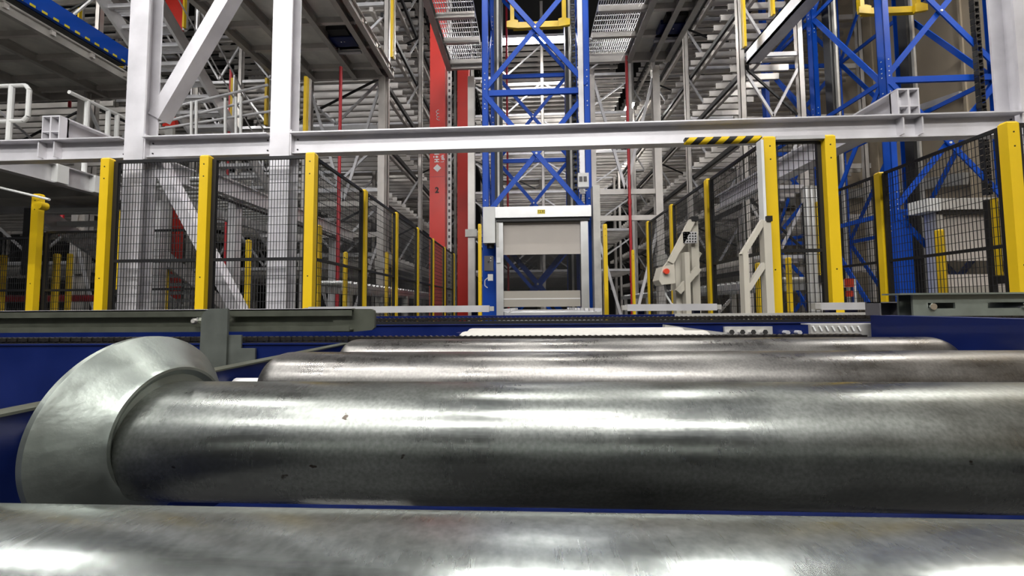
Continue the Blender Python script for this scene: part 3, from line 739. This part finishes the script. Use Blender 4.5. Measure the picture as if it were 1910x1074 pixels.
# ------------------------------------------------------------------ red fire door guides
def red_col(px0, px1, ytop, Y, lab, writing=False):
    a = at(px0, 400, Y).x; b = at(px1, 400, Y).x; zt = at(px0, ytop, Y).z
    t = thing('red_column', ((a + b) / 2, Y, 0), lab, 'column', 'red fire door guide columns')
    f = MB().box(a, b, Y, Y + .25, 0, zt).build('column_casing', 'red', t)
    if writing:
        cx = (a + b) / 2
        MB().box(a - .002, b + .002, Y - .003, Y, at(815, 330, Y).z, at(815, 329.2, Y).z).build('casing_joint', 'pipered', t)
        add_text('HÖRMANN', .135, (cx - .005, Y - .004, at(815, 303, Y).z), FACEV, 'signwhite', t, 'lettering', align='LEFT', sx=.78, bold=.006)
        add_text('l. gala', .09, (cx + .105, Y - .004, at(815, 303, Y).z), FACEV, 'signwhite', t, 'small_lettering', align='LEFT', sx=.8, bold=.002)
        add_text('2', .165, (cx - .005, Y - .004, at(815, 355, Y).z), FACE, 'ink', t, 'number', bold=.006)
        c0 = at(815, 313.5, Y); s = .085
        MB().prism([(cx, c0.z - s), (cx + s, c0.z), (cx, c0.z + s), (cx - s, c0.z)], Y - .005, Y).build('diamond_emblem', 'signwhite', t)
        pts = []
        for i in range(41):
            u = i / 40; zz = at(815, 226, Y).z + (at(815, 204, Y).z - at(815, 226, Y).z) * u
            pts.append((cx + .02 + .03 * math.sin(u * 22) - .02 * u, Y - .004, zz + .015 * math.cos(u * 22)))
        MB().path(pts, .006, 5).build('script_lettering', 'signwhite', t)
    return t
red_col(801, 830, -60, 7.6, 'tall bright red column with white lettering and a black 2', True)
red_col(853, 874, 118, 9.6, 'darker red column further back, right of the lettered one')
red_col(287, 322, 340, 7.2, 'dark red panel behind the left mesh fence')
red_col(1043, 1047, 590, 7, 'x') if False else None
# red doors on the upper left level
a = at(306, 58, 9.2); b = at(345, -40, 9.2)
t = thing('fire_door', (a.x, 9.2, a.z), 'bright red panel on the upper level beside the steel column', 'door')
MB().box(a.x, b.x, 9.2, 9.25, a.z, b.z).build('panel_sheet', 'red', t)
MB().box(b.x, b.x + .05, 9.18, 9.26, a.z, b.z).build('panel_edge', 'white', t)
a = at(302, 235, 7.0)
t = thing('red_cone', (a.x, 7.0, a.z), 'small red pointed cover at the foot of the rising brace', 'cover')
MB().prism([(at(303, 232, 7).x, a.z), (at(327, 232, 7).x, a.z), (at(326, 224, 7).x, at(326, 224, 7).z), (at(318, 212, 7).x, at(318, 212, 7).z), (at(311, 214, 7).x, at(311, 214, 7).z), (at(303, 228, 7).x, at(303, 228, 7).z)], 7.0, 7.08).build('cover_plate', 'red', t)
MB().box(at(308, 232, 7).x, at(322, 232, 7).x, 7.0, 7.06, 0, a.z).build('stem', 'darksteel', t)

# sprinkler pipes
for px, ty, by, Y, lab in ((636, 125, None, 6.4, 'thin red riser pipe left of the lettered red column'), (1168, 105, None, 7.2, 'thin red riser pipe right of the middle mast'), (133, 138, 200, 8.0, 'short red pipe dropping below the upper left deck'),
                           (431, 130, None, 7.8, 'thin red riser pipe left of the second steel column'), (119, 350, 440, 6.2, 'short red pipe above the lower stair'), (944, -60, None, 9.9, 'dark red riser pipe seen through the middle mast')):
    a = at(px, ty, Y); z0 = 0 if by is None else at(px, by, Y).z
    t = thing('riser_pipe', (a.x, Y, z0), lab, 'pipe', 'red sprinkler pipes')
    MB().tube((a.x, Y, z0), (a.x, Y, a.z), .028, 12).build('pipe', 'pipered', t, True)
    m = MB()
    for k in range(1, 4):
        z = z0 + (a.z - z0) * k / 4; m.tube((a.x, Y, z), (a.x, Y, z + .09), .036, 12)
    m.build('coupling', 'pipered', t)
a = at(75, 556, 5.0); b = at(190, 556, 5.0)
tag(MB().tube((a.x - .5, 5.0, a.z), (b.x + .1, 5.0, b.z), .05, 14).build('horizontal_pipe', 'pipered', smooth=True), 'horizontal red pipe low behind the leftmost posts', 'pipe')

# ------------------------------------------------------------------ high bay racking
LV = [1.1, 2.48, 3.84, 5.2, 6.58, 7.95, 9.3]
def rack_bay(x0, x1, y0, lab, ups, levels, gap=.305, n=8, dpt=2.48, grp='', side=1, skip=0):
    """x0 is the aisle edge; bars run across X"""
    t = thing('pallet_rack_bay', (x0, y0, 0), lab, 'rack', grp)
    top = CZ + levels[-1] + 1.4
    for x in ups:
        m = MB(); m.box(x - .055, x + .055, y0, y0 + .012, 0, top); m.box(x - .055, x - .045, y0, y0 + .10, 0, top); m.box(x + .045, x + .055, y0, y0 + .10, 0, top)
        m.build('upright', 'rack', t)
    first = None
    sg = 1 if x1 > x0 else -1
    for h in levels:
        for x in (x0 + sg * .10,):
            m = MB().box(x - .03, x + .03, y0, y0 + dpt, CZ + h - .30, CZ + h - .20); m.build('black_rail', 'black', t)
        MB().box(x0 + sg * .3, x0 + sg * .38, y0, y0 + dpt, CZ + h - .17, CZ + h - .07).build('load_beam', 'rack', t)
        for i in range(n):
            y = y0 + .12 + i * gap
            if first is None:
                a, b = min(x0, x1), max(x0, x1)
                m = MB().box(a, b, y, y + .008, CZ + h - .065, CZ + h + .065); m.box(a, b, y + .008, y + .05, CZ + h + .057, CZ + h + .065); m.box(a, b, y + .008, y + .05, CZ + h - .065, CZ + h - .057)
                first = m.build('cross_bar', 'rack', t); fh, fy = h, y
            else:
                c = first.copy(); C.objects.link(c); c.location = (0, y - fy, h - fh)
    for j in range(1, len(levels), 2):
        MB().bar((x0 + sg * .12, y0 + .1, CZ + levels[j] - .2), (x0 + sg * min(2.2, abs(x1 - x0) - .1), y0 + .1, CZ + levels[j - 1] + .15), .03, .04).build('tie_rod', 'black', t)
    # V braces in the frame plane
    xs = sorted(ups)
    for xa, xb in zip(xs, xs[1:]):
        if xb - xa > 3.2: continue
        for j, h in enumerate(levels[:-1]):
            xm = (xa + xb) / 2
            for xx in (xa, xb):
                MB().bar((xx, y0 + .03, CZ + levels[j + 1] - .2), (xm, y0 + .03, CZ + h + .1), .03, .05).build('diagonal', 'steel', t)
            MB().box(xa, xb, y0 + .02, y0 + .06, CZ + h - .02, CZ + h + .06).build('frame_beam', 'steel', t)
    return t
for i in range(5):
    y0 = 7.56 + 2.5 * i
    rack_bay(-3.0, -5.3 if i == 0 else -9.6, y0, ordn[i] + ' bay going back in the rack left of the aisle', (-3.0, -5.2) if i == 0 else (-3.0, -4.3, -6.6, -8.3, -9.6), LV, grp='rack bays left of the aisle')
for i in range(5):
    y0 = 7.4 + 2.5 * i
    rack_bay(4.35, 5.55 if i == 0 else 9.1, y0, ordn[i] + ' bay going back in the rack right of the aisle', (4.35, 5.5) if i == 0 else (4.35, 5.6, 8.9), [h - .18 for h in LV], grp='rack bays right of the aisle')
for i in range(4):
    y0 = 12.6 + 2.6 * i
    rack_bay(-1.9, 3.6, y0, ordn[i] + ' bay going back in the rack behind the middle mast', (-1.9, .56, 3.6), [h + .1 for h in LV], grp='rack bays behind the middle mast')
# outer left rack
for i in range(3):
    rack_bay(-10.4, -16.5, 8.2 + 2.6 * i, ordn[i] + ' bay going back in the rack at the far left', (-10.4, -13, -16.4), LV, grp='rack bays at the far left')

# long dark diagonal ties in the aisle racks
for (x, y, z, x2, y2, z2) in ((-3.05, 7.5, 2.6, -3.05, 9.9, 3.8), (-3.05, 7.5, 6.4, -3.05, 9.9, 5.2), (4.3, 7.5, 2.4, 4.3, 9.9, 3.6), (4.3, 9.9, 6.2, 4.3, 12.4, 5.0)):
    pass

# ------------------------------------------------------------------ near frames carrying the mezzanine
HM = CZ + 4.9
def near_frame(xs, Y, lab, levels):
    t = thing('support_frame', (xs[0], Y, 0), lab, 'frame', 'support frames under the mezzanine')
    for x in xs:
        hcol(MB(), x, Y, .14, .14, 0, HM - .07).build('frame_column', 'rack', t)
        m = MB().box(x - .10, x + .10, Y - .02, Y + .16, CZ + .78, CZ + 1.0); m.build('splice_plate', 'darksteel', t)
    for xa, xb in zip(xs, xs[1:]):
        for h in levels: MB().box(xa, xb, Y + .03, Y + .09, CZ + h - .05, CZ + h + .05).build('frame_beam', 'rack', t)
        lv = list(levels) + [4.85]
        for j, h in enumerate(lv):
            lo = -.8 if j == 0 else lv[j - 1]
            if h - lo < 1.0: continue
            for xx in (xa, xb): MB().bar((xx, Y + .04, CZ + h - .05), ((xa + xb) / 2, Y + .04, CZ + lo + .05), .03, .055).build('diagonal', 'steel', t)
near_frame([1.32, 2.62], 7.35, 'support frame with V braces right of the middle mast', [1.75, 2.28])
near_frame([-4.6, -3.0], 7.35, 'support frame with V braces left of the lettered red column', [1.5, 2.15])
near_frame([-9.8, -8.32], 7.5, 'support frame under the upper left deck', [1.6, 3.2])
hc = thing('support_column', (at(879, 400, 7.5).x, 7.5, 0), 'lone pale column between the darker red column and the roller door', 'column')
xx = at(879, 400, 7.5).x
hcol(MB(), xx, 7.5, .14, .14, 0, HM - .05).build('column_profile', 'rack', hc); MB().box(xx - .12, xx + .12, 7.46, 7.5, at(879, 442, 7.5).z, at(879, 428, 7.5).z).build('splice_plate', 'darksteel', hc)
t = thing('cable_riser', (at(838, 400, 7.8).x, 7.8, 0), 'white perforated cable riser beside the lettered red column', 'cable riser')
xx = at(838, 400, 7.8).x
MB().box(xx - .045, xx + .045, 7.8, 7.83, 0, 8.5).build('riser_tray', 'white', t)
m = MB()
for k in range(60): m.box(xx - .02, xx + .02, 7.795, 7.8, .1 + k * .14, .16 + k * .14)
m.build('perforation', 'grey', t)

# ------------------------------------------------------------------ mezzanine decks seen from below
YC = [3.0 + .6 * i for i in range(8)] + [7.62]
def deck(x0, x1, y0, y1, beams, lab, kind='sheet', z=HM, rows=True):
    t = thing('mezzanine_deck', ((x0 + x1) / 2, (y0 + y1) / 2, z), lab, 'platform', 'mezzanine decks overhead')
    if kind == 'sheet':
        MB().box(x0, x1, y0, y1, z + .12, z + .14).build('deck_sheet', 'sheet', t)
    else:
        m = MB(); n = int((x1 - x0) / .04)
        for i in range(n + 1): xx = x0 + (x1 - x0) * i / n; m.box(xx - .004, xx + .004, y0, y1, z + .12, z + .15)
        k = int((y1 - y0) / .11)
        for i in range(k + 1): yy = y0 + (y1 - y0) * i / k; m.box(x0, x1, yy - .006, yy + .006, z + .135, z + .148)
        m.build('open_grating', 'steel', t)
    for bx in beams:
        ibeam_y(MB(), bx, .10, y0, y1, z - .06, z + .12).build('long_beam', 'darksteel', t)
    if rows:
        for yy in YC:
            if y0 <= yy <= y1 - .1: MB().box(x0, x1, yy, yy + .06, z + .02, z + .119).build('cross_beam', 'rack', t)
    MB().box(x0, x1, y1 - .06, y1, z - .05, z + .14).build('end_beam', 'rack', t)
    m = MB()
    for yy in YC:
        if y0 <= yy <= y1:
            for bx in beams: m.tube((bx + .08, yy + .03, z), (bx + .08, yy + .03, z + .025), .012, 6)
    m.build('bolt_heads', 'white', t)
    return t
deck(-5.3, -2.8, 2.9, 7.5, (-2.83, -3.03, -3.62, -4.5, -5.25), 'sheet metal deck overhead left of the lettered red column')
deck(-14.5, -8.45, 3.0, 7.9, (-8.5, -9.6, -11.0, -12.5), 'sheet metal deck overhead at the upper left')
deck(-1.62, -.86, 3.8, 7.3, (-1.57,), 'narrow grating deck between the lettered red column and middle mast', 'grate')
deck(1.22, 1.98, 3.8, 7.25, (), 'grating deck directly right of the middle mast', 'grate')
deck(1.98, 2.86, 3.8, 7.25, (2.05, 2.5, 2.8), 'sheet metal deck overhead right of the grating')
t = thing('edge_beam', (4.45, 5.4, HM - .1), 'thick bare channel beam end high left of the right mast', 'beam')
m = MB().box(4.36, 4.40, 3.6, 7.3, HM - .13, HM + .13).box(4.36, 4.62, 3.6, 7.3, HM + .10, HM + .13).box(4.36, 4.62, 3.6, 7.3, HM - .13, HM - .10).box(4.36, 4.62, 7.28, 7.3, HM - .13, HM + .13)
m.box(4.38, 4.60, 3.6, 7.25, HM - .10, HM + .10)
m.build('channel', 'steel', t)
# blue drive units hanging in the deck openings
for px, py, lab in ((640, 52, 'blue drive unit in an opening of the left deck'), (1252, 35, 'blue drive unit in an opening of the right deck')):
    Y = 6.45; a = at(px, py, Y); z = HM + .0
    t = thing('drive_unit', (a.x, Y, z), lab, 'drive unit', 'blue drive units in the decks')
    MB().box(a.x - .22, a.x + .22, Y - .10, Y + .22, z + .02, z + .10).build('drive_tray', 'blue_shaded', t)
    MB().box(a.x - .18, a.x + .18, Y - .26, Y - .10, z + .04, z + .11).build('dark_opening', 'black', t)
    MB().box(a.x - .22, a.x + .22, Y + .24, Y + .30, z - .02, z + .02).build('cover_strip', 'steel', t)
    for k in (-.03, .03): MB().tube((a.x + k, Y, z + .005), (a.x + k, Y, z + .02), .012, 8).build('bolt', 'chrome', t)
# blue conveyor on the edge of the upper left deck
t = thing('edge_conveyor', (-8.3, 5, HM + .14), 'blue conveyor with pale dashes along the edge of the upper left deck', 'conveyor')
MB().box(-8.36, -8.28, 3.0, 7.15, HM + .20, HM + .52).build('side_plate', 'blue', t)
MB().box(-8.60, -8.36, 3.0, 7.12, HM + .18, HM + .40).build('black_bed', 'black', t)
m = MB()
for k in range(26): m.box(-8.28, -8.27, 3.1 + k * .155, 3.17 + k * .155, HM + .20, HM + .24)
m.build('marker_dashes', 'signyellow', t)

# ------------------------------------------------------------------ upper stair on the left
def stair(xa, xb, y0, h0, n, dy, dh, lab, rail=True, tm='steel'):
    t = thing('steel_stair', ((xa + xb) / 2, y0, CZ + h0 - n * dh), lab, 'stair', 'galvanised stairs on the left')
    a = Vector((0, y0, CZ + h0)); b = Vector((0, y0 + n * dy, CZ + h0 - n * dh))
    for x in (xa, xb): MB().bar((x, a.y, a.z), (x, b.y, b.z), .05, .20).build('stringer', 'steel', t)
    for i in range(n):
        y = y0 + i * dy; z = CZ + h0 - i * dh
        m = MB().box(xa, xb, y, y + .03, z - .05, z + .01)
        for k in range(5): m.box(xa, xb, y + .04 + k * .04, y + .052 + k * .04, z - .025, z)
        m.build('tread', tm, t)
    if rail:
        for x in (xa, xb):
            m = MB()
            m.tube((x, a.y, a.z + 1.0), (x, b.y, b.z + 1.0), .016, 8); m.tube((x, a.y, a.z + .55), (x, b.y, b.z + .55), .012, 8)
            for k in range(5): q = a.lerp(b, (k + .3) / 5); m.tube((x, q.y, q.z), (x, q.y, q.z + 1.0), .018, 8)
            m.build('handrail', 'steel', t, True)
    return t
stair(-6.33, -5.5, 4.7, 4.95, 20, .20, .168, 'upper galvanised stair behind the left steel column')
stair(-6.55, -5.6, 4.6, 1.35, 13, .2, .13, 'lower stair descending behind the leftmost tall post', False, 'white')

# ------------------------------------------------------------------ lower platform on the left
t = thing('walkway_platform', (-6.8, 3.5, CZ + 1.4), 'low walkway platform at the left with a deep edge beam', 'platform')
MB().box(-9.5, -5.2, 1.5, 4.95, CZ + 1.50, CZ + 1.56).build('platform_sheet', 'darksteel', t)
m = MB().box(-5.21, -5.19, 1.5, 5.0, CZ + 1.40, CZ + 1.60).box(-5.25, -5.15, 1.5, 5.0, CZ + 1.39, CZ + 1.405).box(-5.22, -5.14, 1.5, 5.0, CZ + 1.59, CZ + 1.605)
m.build('edge_beam', 'steel', t)
MB().box(-9.5, -5.2, 4.95, 5.0, CZ + 1.40, CZ + 1.6).build('end_beam', 'steel', t)
for yy in (2.4, 3.3, 4.2): MB().box(-9.4, -5.25, yy, yy + .08, CZ + 1.38, CZ + 1.50).build('cross_beam', 'darksteel', t)
for yy in (3.75, 4.1): MB().box(-5.20, -5.12, yy, yy + .1, CZ + 1.40, CZ + 1.6).build('stiffener', 'white', t)
for x in (-5.4, -9.2): MB().box(x - .07, x + .07, 4.8, 4.94, 0, CZ + 1.4).build('platform_leg', 'darksteel', t)
t = thing('guard_rail', (-5.3, 4.2, CZ + 1.6), 'white tubular guard rail loop at the left picture edge', 'railing', 'white railings')
z0 = CZ + 1.6; Yr = 3.95; p1, p2 = at(20, 200, Yr).x, at(53, 200, Yr).x; zt, zm = at(20, 160, Yr).z, at(20, 226, Yr).z
m = MB(); m.path([(p1 - 1.6, Yr, zt), (p2 - .05, Yr, zt), (p2, Yr, zt - .06), (p2, Yr, zm + .05), (p2 - .05, Yr, zm), (p1 - 1.6, Yr, zm)], .022, 10)
m.build('rail_loop', 'white', t, True)
for x in (p1, p1 - .9): MB().tube((x, Yr, z0), (x, Yr, zt), .026, 10).build('rail_post', 'white', t, True)
t = thing('guard_rail', (-5.2, 4.5, CZ + 1.6), 'white railing posts standing along the edge of the low platform', 'railing', 'white railings')
for yy in (4.08, 4.30, 4.40, 4.62): MB().tube((-5.24, yy, CZ + 1.6), (-5.24, yy, CZ + 2.5), .024, 10).build('rail_post', 'white', t, True)
MB().tube((-5.24, 3.9, CZ + 2.5), (-5.24, 4.9, CZ + 2.5), .022, 10).build('top_rail', 'white', t, True)
MB().tube((-5.24, 3.9, CZ + 2.05), (-5.24, 4.9, CZ + 2.05), .018, 10).build('middle_rail', 'white', t, True)

# long conveyor line on the left, at shoulder height
t = thing('overhead_conveyor', (-3.9, 7, CZ + 1.3), 'long grey conveyor line running back above the left fence', 'conveyor')
m = ibeam_y(MB(), -3.55, .08, 3.95, 7.3, CZ + 1.34, CZ + 1.54); m.build('side_beam', 'steel', t)
ibeam_y(MB(), -4.6, .08, 3.95, 7.3, CZ + 1.34, CZ + 1.54).build('side_beam', 'steel', t)
r0 = None
for i in range(21):
    y = 4.05 + i * .15
    if r0 is None: r0 = MB().tube((-4.56, y, CZ + 1.50), (-3.6, y, CZ + 1.50), .035, 10).build('roller', 'alu', t, True)
    else: r = r0.copy(); C.objects.link(r); r.location.y = .15 * i
MB().tube((-3.52, 3.95, CZ + 1.28), (-3.52, 7.3, CZ + 1.28), .022, 8).build('cable_line', 'black', t)
for yy in (4.3, 6.6):
    for x in (-3.6, -4.55): MB().box(x - .05, x + .05, yy, yy + .1, 0, CZ + 1.34).build('support_leg', 'steel', t)
# low conveyor behind the left fence and one behind the right fence
for sx, x0, x1, h, lab in ((-1, -2.35, -2.9, .32, 'low conveyor with many small rollers behind the left aisle fence'), (1, 3.0, 3.8, .30, 'low conveyor with many small rollers behind the right aisle fence')):
    t = thing('low_conveyor', ((x0 + x1) / 2, 7, 0), lab, 'conveyor', 'low conveyors beside the aisle')
    for x in (x0, x1): MB().box(x - .02, x + .02, 4.6, 12, CZ + h - .1, CZ + h).build('side_beam', 'alu', t)
    r0 = None
    for i in range(48):
        y = 4.7 + i * .15
        if r0 is None: r0 = MB().tube((x0, y, CZ + h + .01), (x1, y, CZ + h + .01), .03, 8).build('roller', 'alu', t, True)
        else: r = r0.copy(); C.objects.link(r); r.location.y = .15 * i
    for yy in (4.7, 7, 9.4, 11.5):
        for x in (x0, x1): MB().box(x - .04, x + .04, yy, yy + .08, 0, CZ + h - .1).build('leg', 'darksteel', t)
        MB().bar((x0, yy + .04, .3), (x1, yy + .04, CZ + h - .15), .03, .05).build('diagonal', 'steel', t)

# upper level yellow posts
for px, y0, y1, Y, lab in ((430, 145, 232, 7.0, 'yellow post above the cross beam, left of the second column'), (494, 145, 232, 7.2, 'yellow post above the cross beam touching the second column'), (567, 142, 268, 5.6, 'yellow post right of the second column above the beam'),
                           (145, 14, 46, 8.5, 'yellow post stub on the upper left deck'), (223, 84, 124, 8.2, 'yellow post stub left of the first column'), (341, -20, 50, 8.6, 'yellow post beside the red panel on the upper level'),
                           (730, -30, 106, 7.0, 'yellow post hanging beside the left deck edge'), (1391, -30, 86, 7.0, 'yellow post left of the thick bare beam'), (1444, -30, 26, 7.2, 'short yellow post above the thick bare beam')):
    a = at(px, y0, Y); b = at(px, y1, Y)
    t = thing('yellow_upright', (b.x, Y, b.z), lab, 'post', 'yellow posts on the upper levels')
    wd = .024
    MB().box(b.x - wd, b.x + wd, Y, Y + .06, b.z, a.z).build('post_tube', 'yellow', t)
    MB().box(b.x - wd - .02, b.x + wd + .02, Y + .06, Y + .10, b.z, a.z).build('backing_strip', 'darksteel', t)

# sloping hand rails between the left columns
t = thing('ramp_rail', (at(300, 230, 5.2).x, 5.2, at(300, 230, 6).z), 'thin grey sloping rails behind the two left columns', 'railing')
for (x0, y0, x1, y1) in ((262, 214, 500, 158), (262, 238, 500, 180), (300, 240, 520, 205)):
    MB().tube(at(x0, y0, 5.2), at(x1, y1, 5.3), .018, 8).build('rail', 'steel', t)
for xx in (357, 366, 420, 440, 449): MB().tube(at(xx, 262, 5.2), at(xx, 180 + (449 - xx) * .1, 5.2), .018, 8).build('rail_post', 'white', t)

# ------------------------------------------------------------------ beige machine right of the door
Y = 3.2
def P(px, py, y=Y): return at(px, py, y)
t = thing('tilting_machine', (P(1280, 500).x, Y, 0), 'beige tilting machine frame with slanted box behind the right guide tube', 'machine')
for x0, x1, yt in ((1259, 1270, 472), (1288, 1302, 412)):
    a, b = P(x0, yt), P(x1, yt); MB().box(a.x, b.x, Y, Y + .07, 0, a.z).build('upright', 'beige', t)
a, b = P(1277, 470, Y - .1), P(1286, 470, Y - .1); MB().box(a.x, b.x, Y - .1, Y - .03, 0, a.z).build('upright', 'beige', t)
MB().bar(P(1290, 412, Y - .02), P(1250, 490, Y - .02), .04, .05).build('arm', 'beige', t)
MB().bar(P(1250, 490, Y + .1), P(1226, 520, Y + .1), .04, .05).build('arm', 'beige', t)
MB().bar(P(1302, 500, Y - .05), P(1264, 545, Y - .05), .04, .05).build('arm', 'beige', t)
k = lambda l: [(P(x, y).x, P(x, y).z) for x, y in l]
MB().prism(k([(1300, 458), (1317, 470), (1300, 505), (1268, 540), (1268, 478), (1286, 452)]), Y + .075, Y + .2).build('slanted_box', 'beige', t)
MB().box(P(1270, 434).x, P(1296, 434).x, Y - .04, Y - .02, P(1270, 455).z, P(1270, 434).z).build('hole_plate', 'steel', t)
m = MB()
for r_ in range(4):
    for c_ in range(5): q = P(1273 + c_ * 5, 437 + r_ * 5); m.tube((q.x, Y - .044, q.z), (q.x, Y - .04, q.z), .007, 6)
m.build('plate_holes', 'black', t)
MB().box(P(1286, 410).x, P(1298, 410).x, Y - .05, Y + .02, P(1286, 414).z, P(1286, 406).z).build('buffer', 'black', t)
t = thing('operator_box', (P(1243, 530).x, Y - .15, P(1243, 532).z), 'small beige box with a red emergency knob on the tilting machine', 'control box')
MB().prism([(at(x, y, Y - .2).x, at(x, y, Y - .2).z) for x, y in ((1229, 522), (1236, 497), (1258, 492), (1260, 528), (1234, 531))], Y - .2, Y - .05).build('housing', 'beige', t)
q = at(1243, 506, Y - .22); MB().tube((q.x, Y - .23, q.z), (q.x, Y - .2, q.z), .022, 14).build('emergency_knob', 'knobred', t, True)
MB().path([at(1240, 530, Y - .1), at(1242, 550, Y - .1), at(1252, 566, Y - .1), at(1262, 572, Y - .1)], .008, 6).build('cable', 'white', t)

# beige stand beside the tall gate post
Y = 2.42
t = thing('door_stand', (P(1430, 560, Y).x, Y, 0), 'beige stand with slanting arms leaning on the first right fence post', 'stand')
def bx(x0, x1, yt, yb, nm, y=Y, m='beige'):
    a = at(x0, yt, y); b = at(x1, yt, y); zb = 0 if yb is None else at(x0, yb, y).z
    return MB().box(a.x, b.x, y, y + .05, zb, a.z).build(nm, m, t)
bx(1386, 1396, 471, None, 'upright'); bx(1424, 1438, 412, None, 'upright'); bx(1419, 1424, 260, 412, 'upright', Y + .01, 'white')
MB().bar(at(1423, 412, Y + .02), at(1384, 476, Y + .02), .03, .03).build('arm', 'beige', t)
MB().bar(at(1425, 492, Y + .02), at(1394, 540, Y + .02), .03, .03).build('arm', 'beige', t)
MB().box(at(1429, 403, Y).x, at(1439, 403, Y).x, Y - .01, Y + .03, at(1429, 413, Y).z, at(1429, 403, Y).z).build('buffer', 'black', t)

# shiny vertical pipes behind the gate
Y = 3.0
for i, px in enumerate((1503, 1512, 1521)):
    a = at(px, 350, Y + .02 * i)
    t = thing('steel_pipe', (a.x, Y, 0), ['leftmost', 'middle', 'rightmost'][i] + ' of three shiny upright pipes behind the mesh gate', 'pipe', 'shiny upright pipes behind the gate')
    MB().tube((a.x, Y + .02 * i, 0), (a.x, Y + .02 * i, a.z), .021, 16).build('pipe_tube', 'alu', t, True)
    MB().tube((a.x, Y + .02 * i, a.z), (a.x, Y + .02 * i, a.z + .01), .023, 16).build('pipe_cap', 'darksteel', t)
# red valve
Y = 4.3
t = thing('valve_unit', (at(1590, 560, Y).x, Y, 0), 'small red and white valve unit between the gate and the right mast', 'valve')
MB().box(at(1582, 520, Y).x, at(1592, 520, Y).x, Y, Y + .05, at(1585, 535, Y).z, at(1585, 519, Y).z).build('valve_body', 'knobred', t)
MB().box(at(1583, 520, Y).x, at(1590, 520, Y).x, Y, Y + .05, at(1585, 553, Y).z, at(1585, 542, Y).z).build('valve_body', 'knobred', t)
q = at(1594, 520, Y); MB().tube((q.x, Y, 0), (q.x, Y, q.z), .014, 10).build('valve_pipe', 'white', t)

# wall hung conveyor and cable tray on the right wall
t = thing('wall_tray', (9.0, 12, 5), 'grey cable tray climbing along the beige right wall', 'cable tray')
MB().bar((9.15, 8.0, CZ + 2.6), (9.15, 22, CZ + 5.2), .12, .25).build('tray', 'darksteel', t)
MB().bar((9.15, 8.0, CZ + 4.4), (9.15, 22, CZ + 7.0), .06, .14).build('tray_cover', 'steel', t)
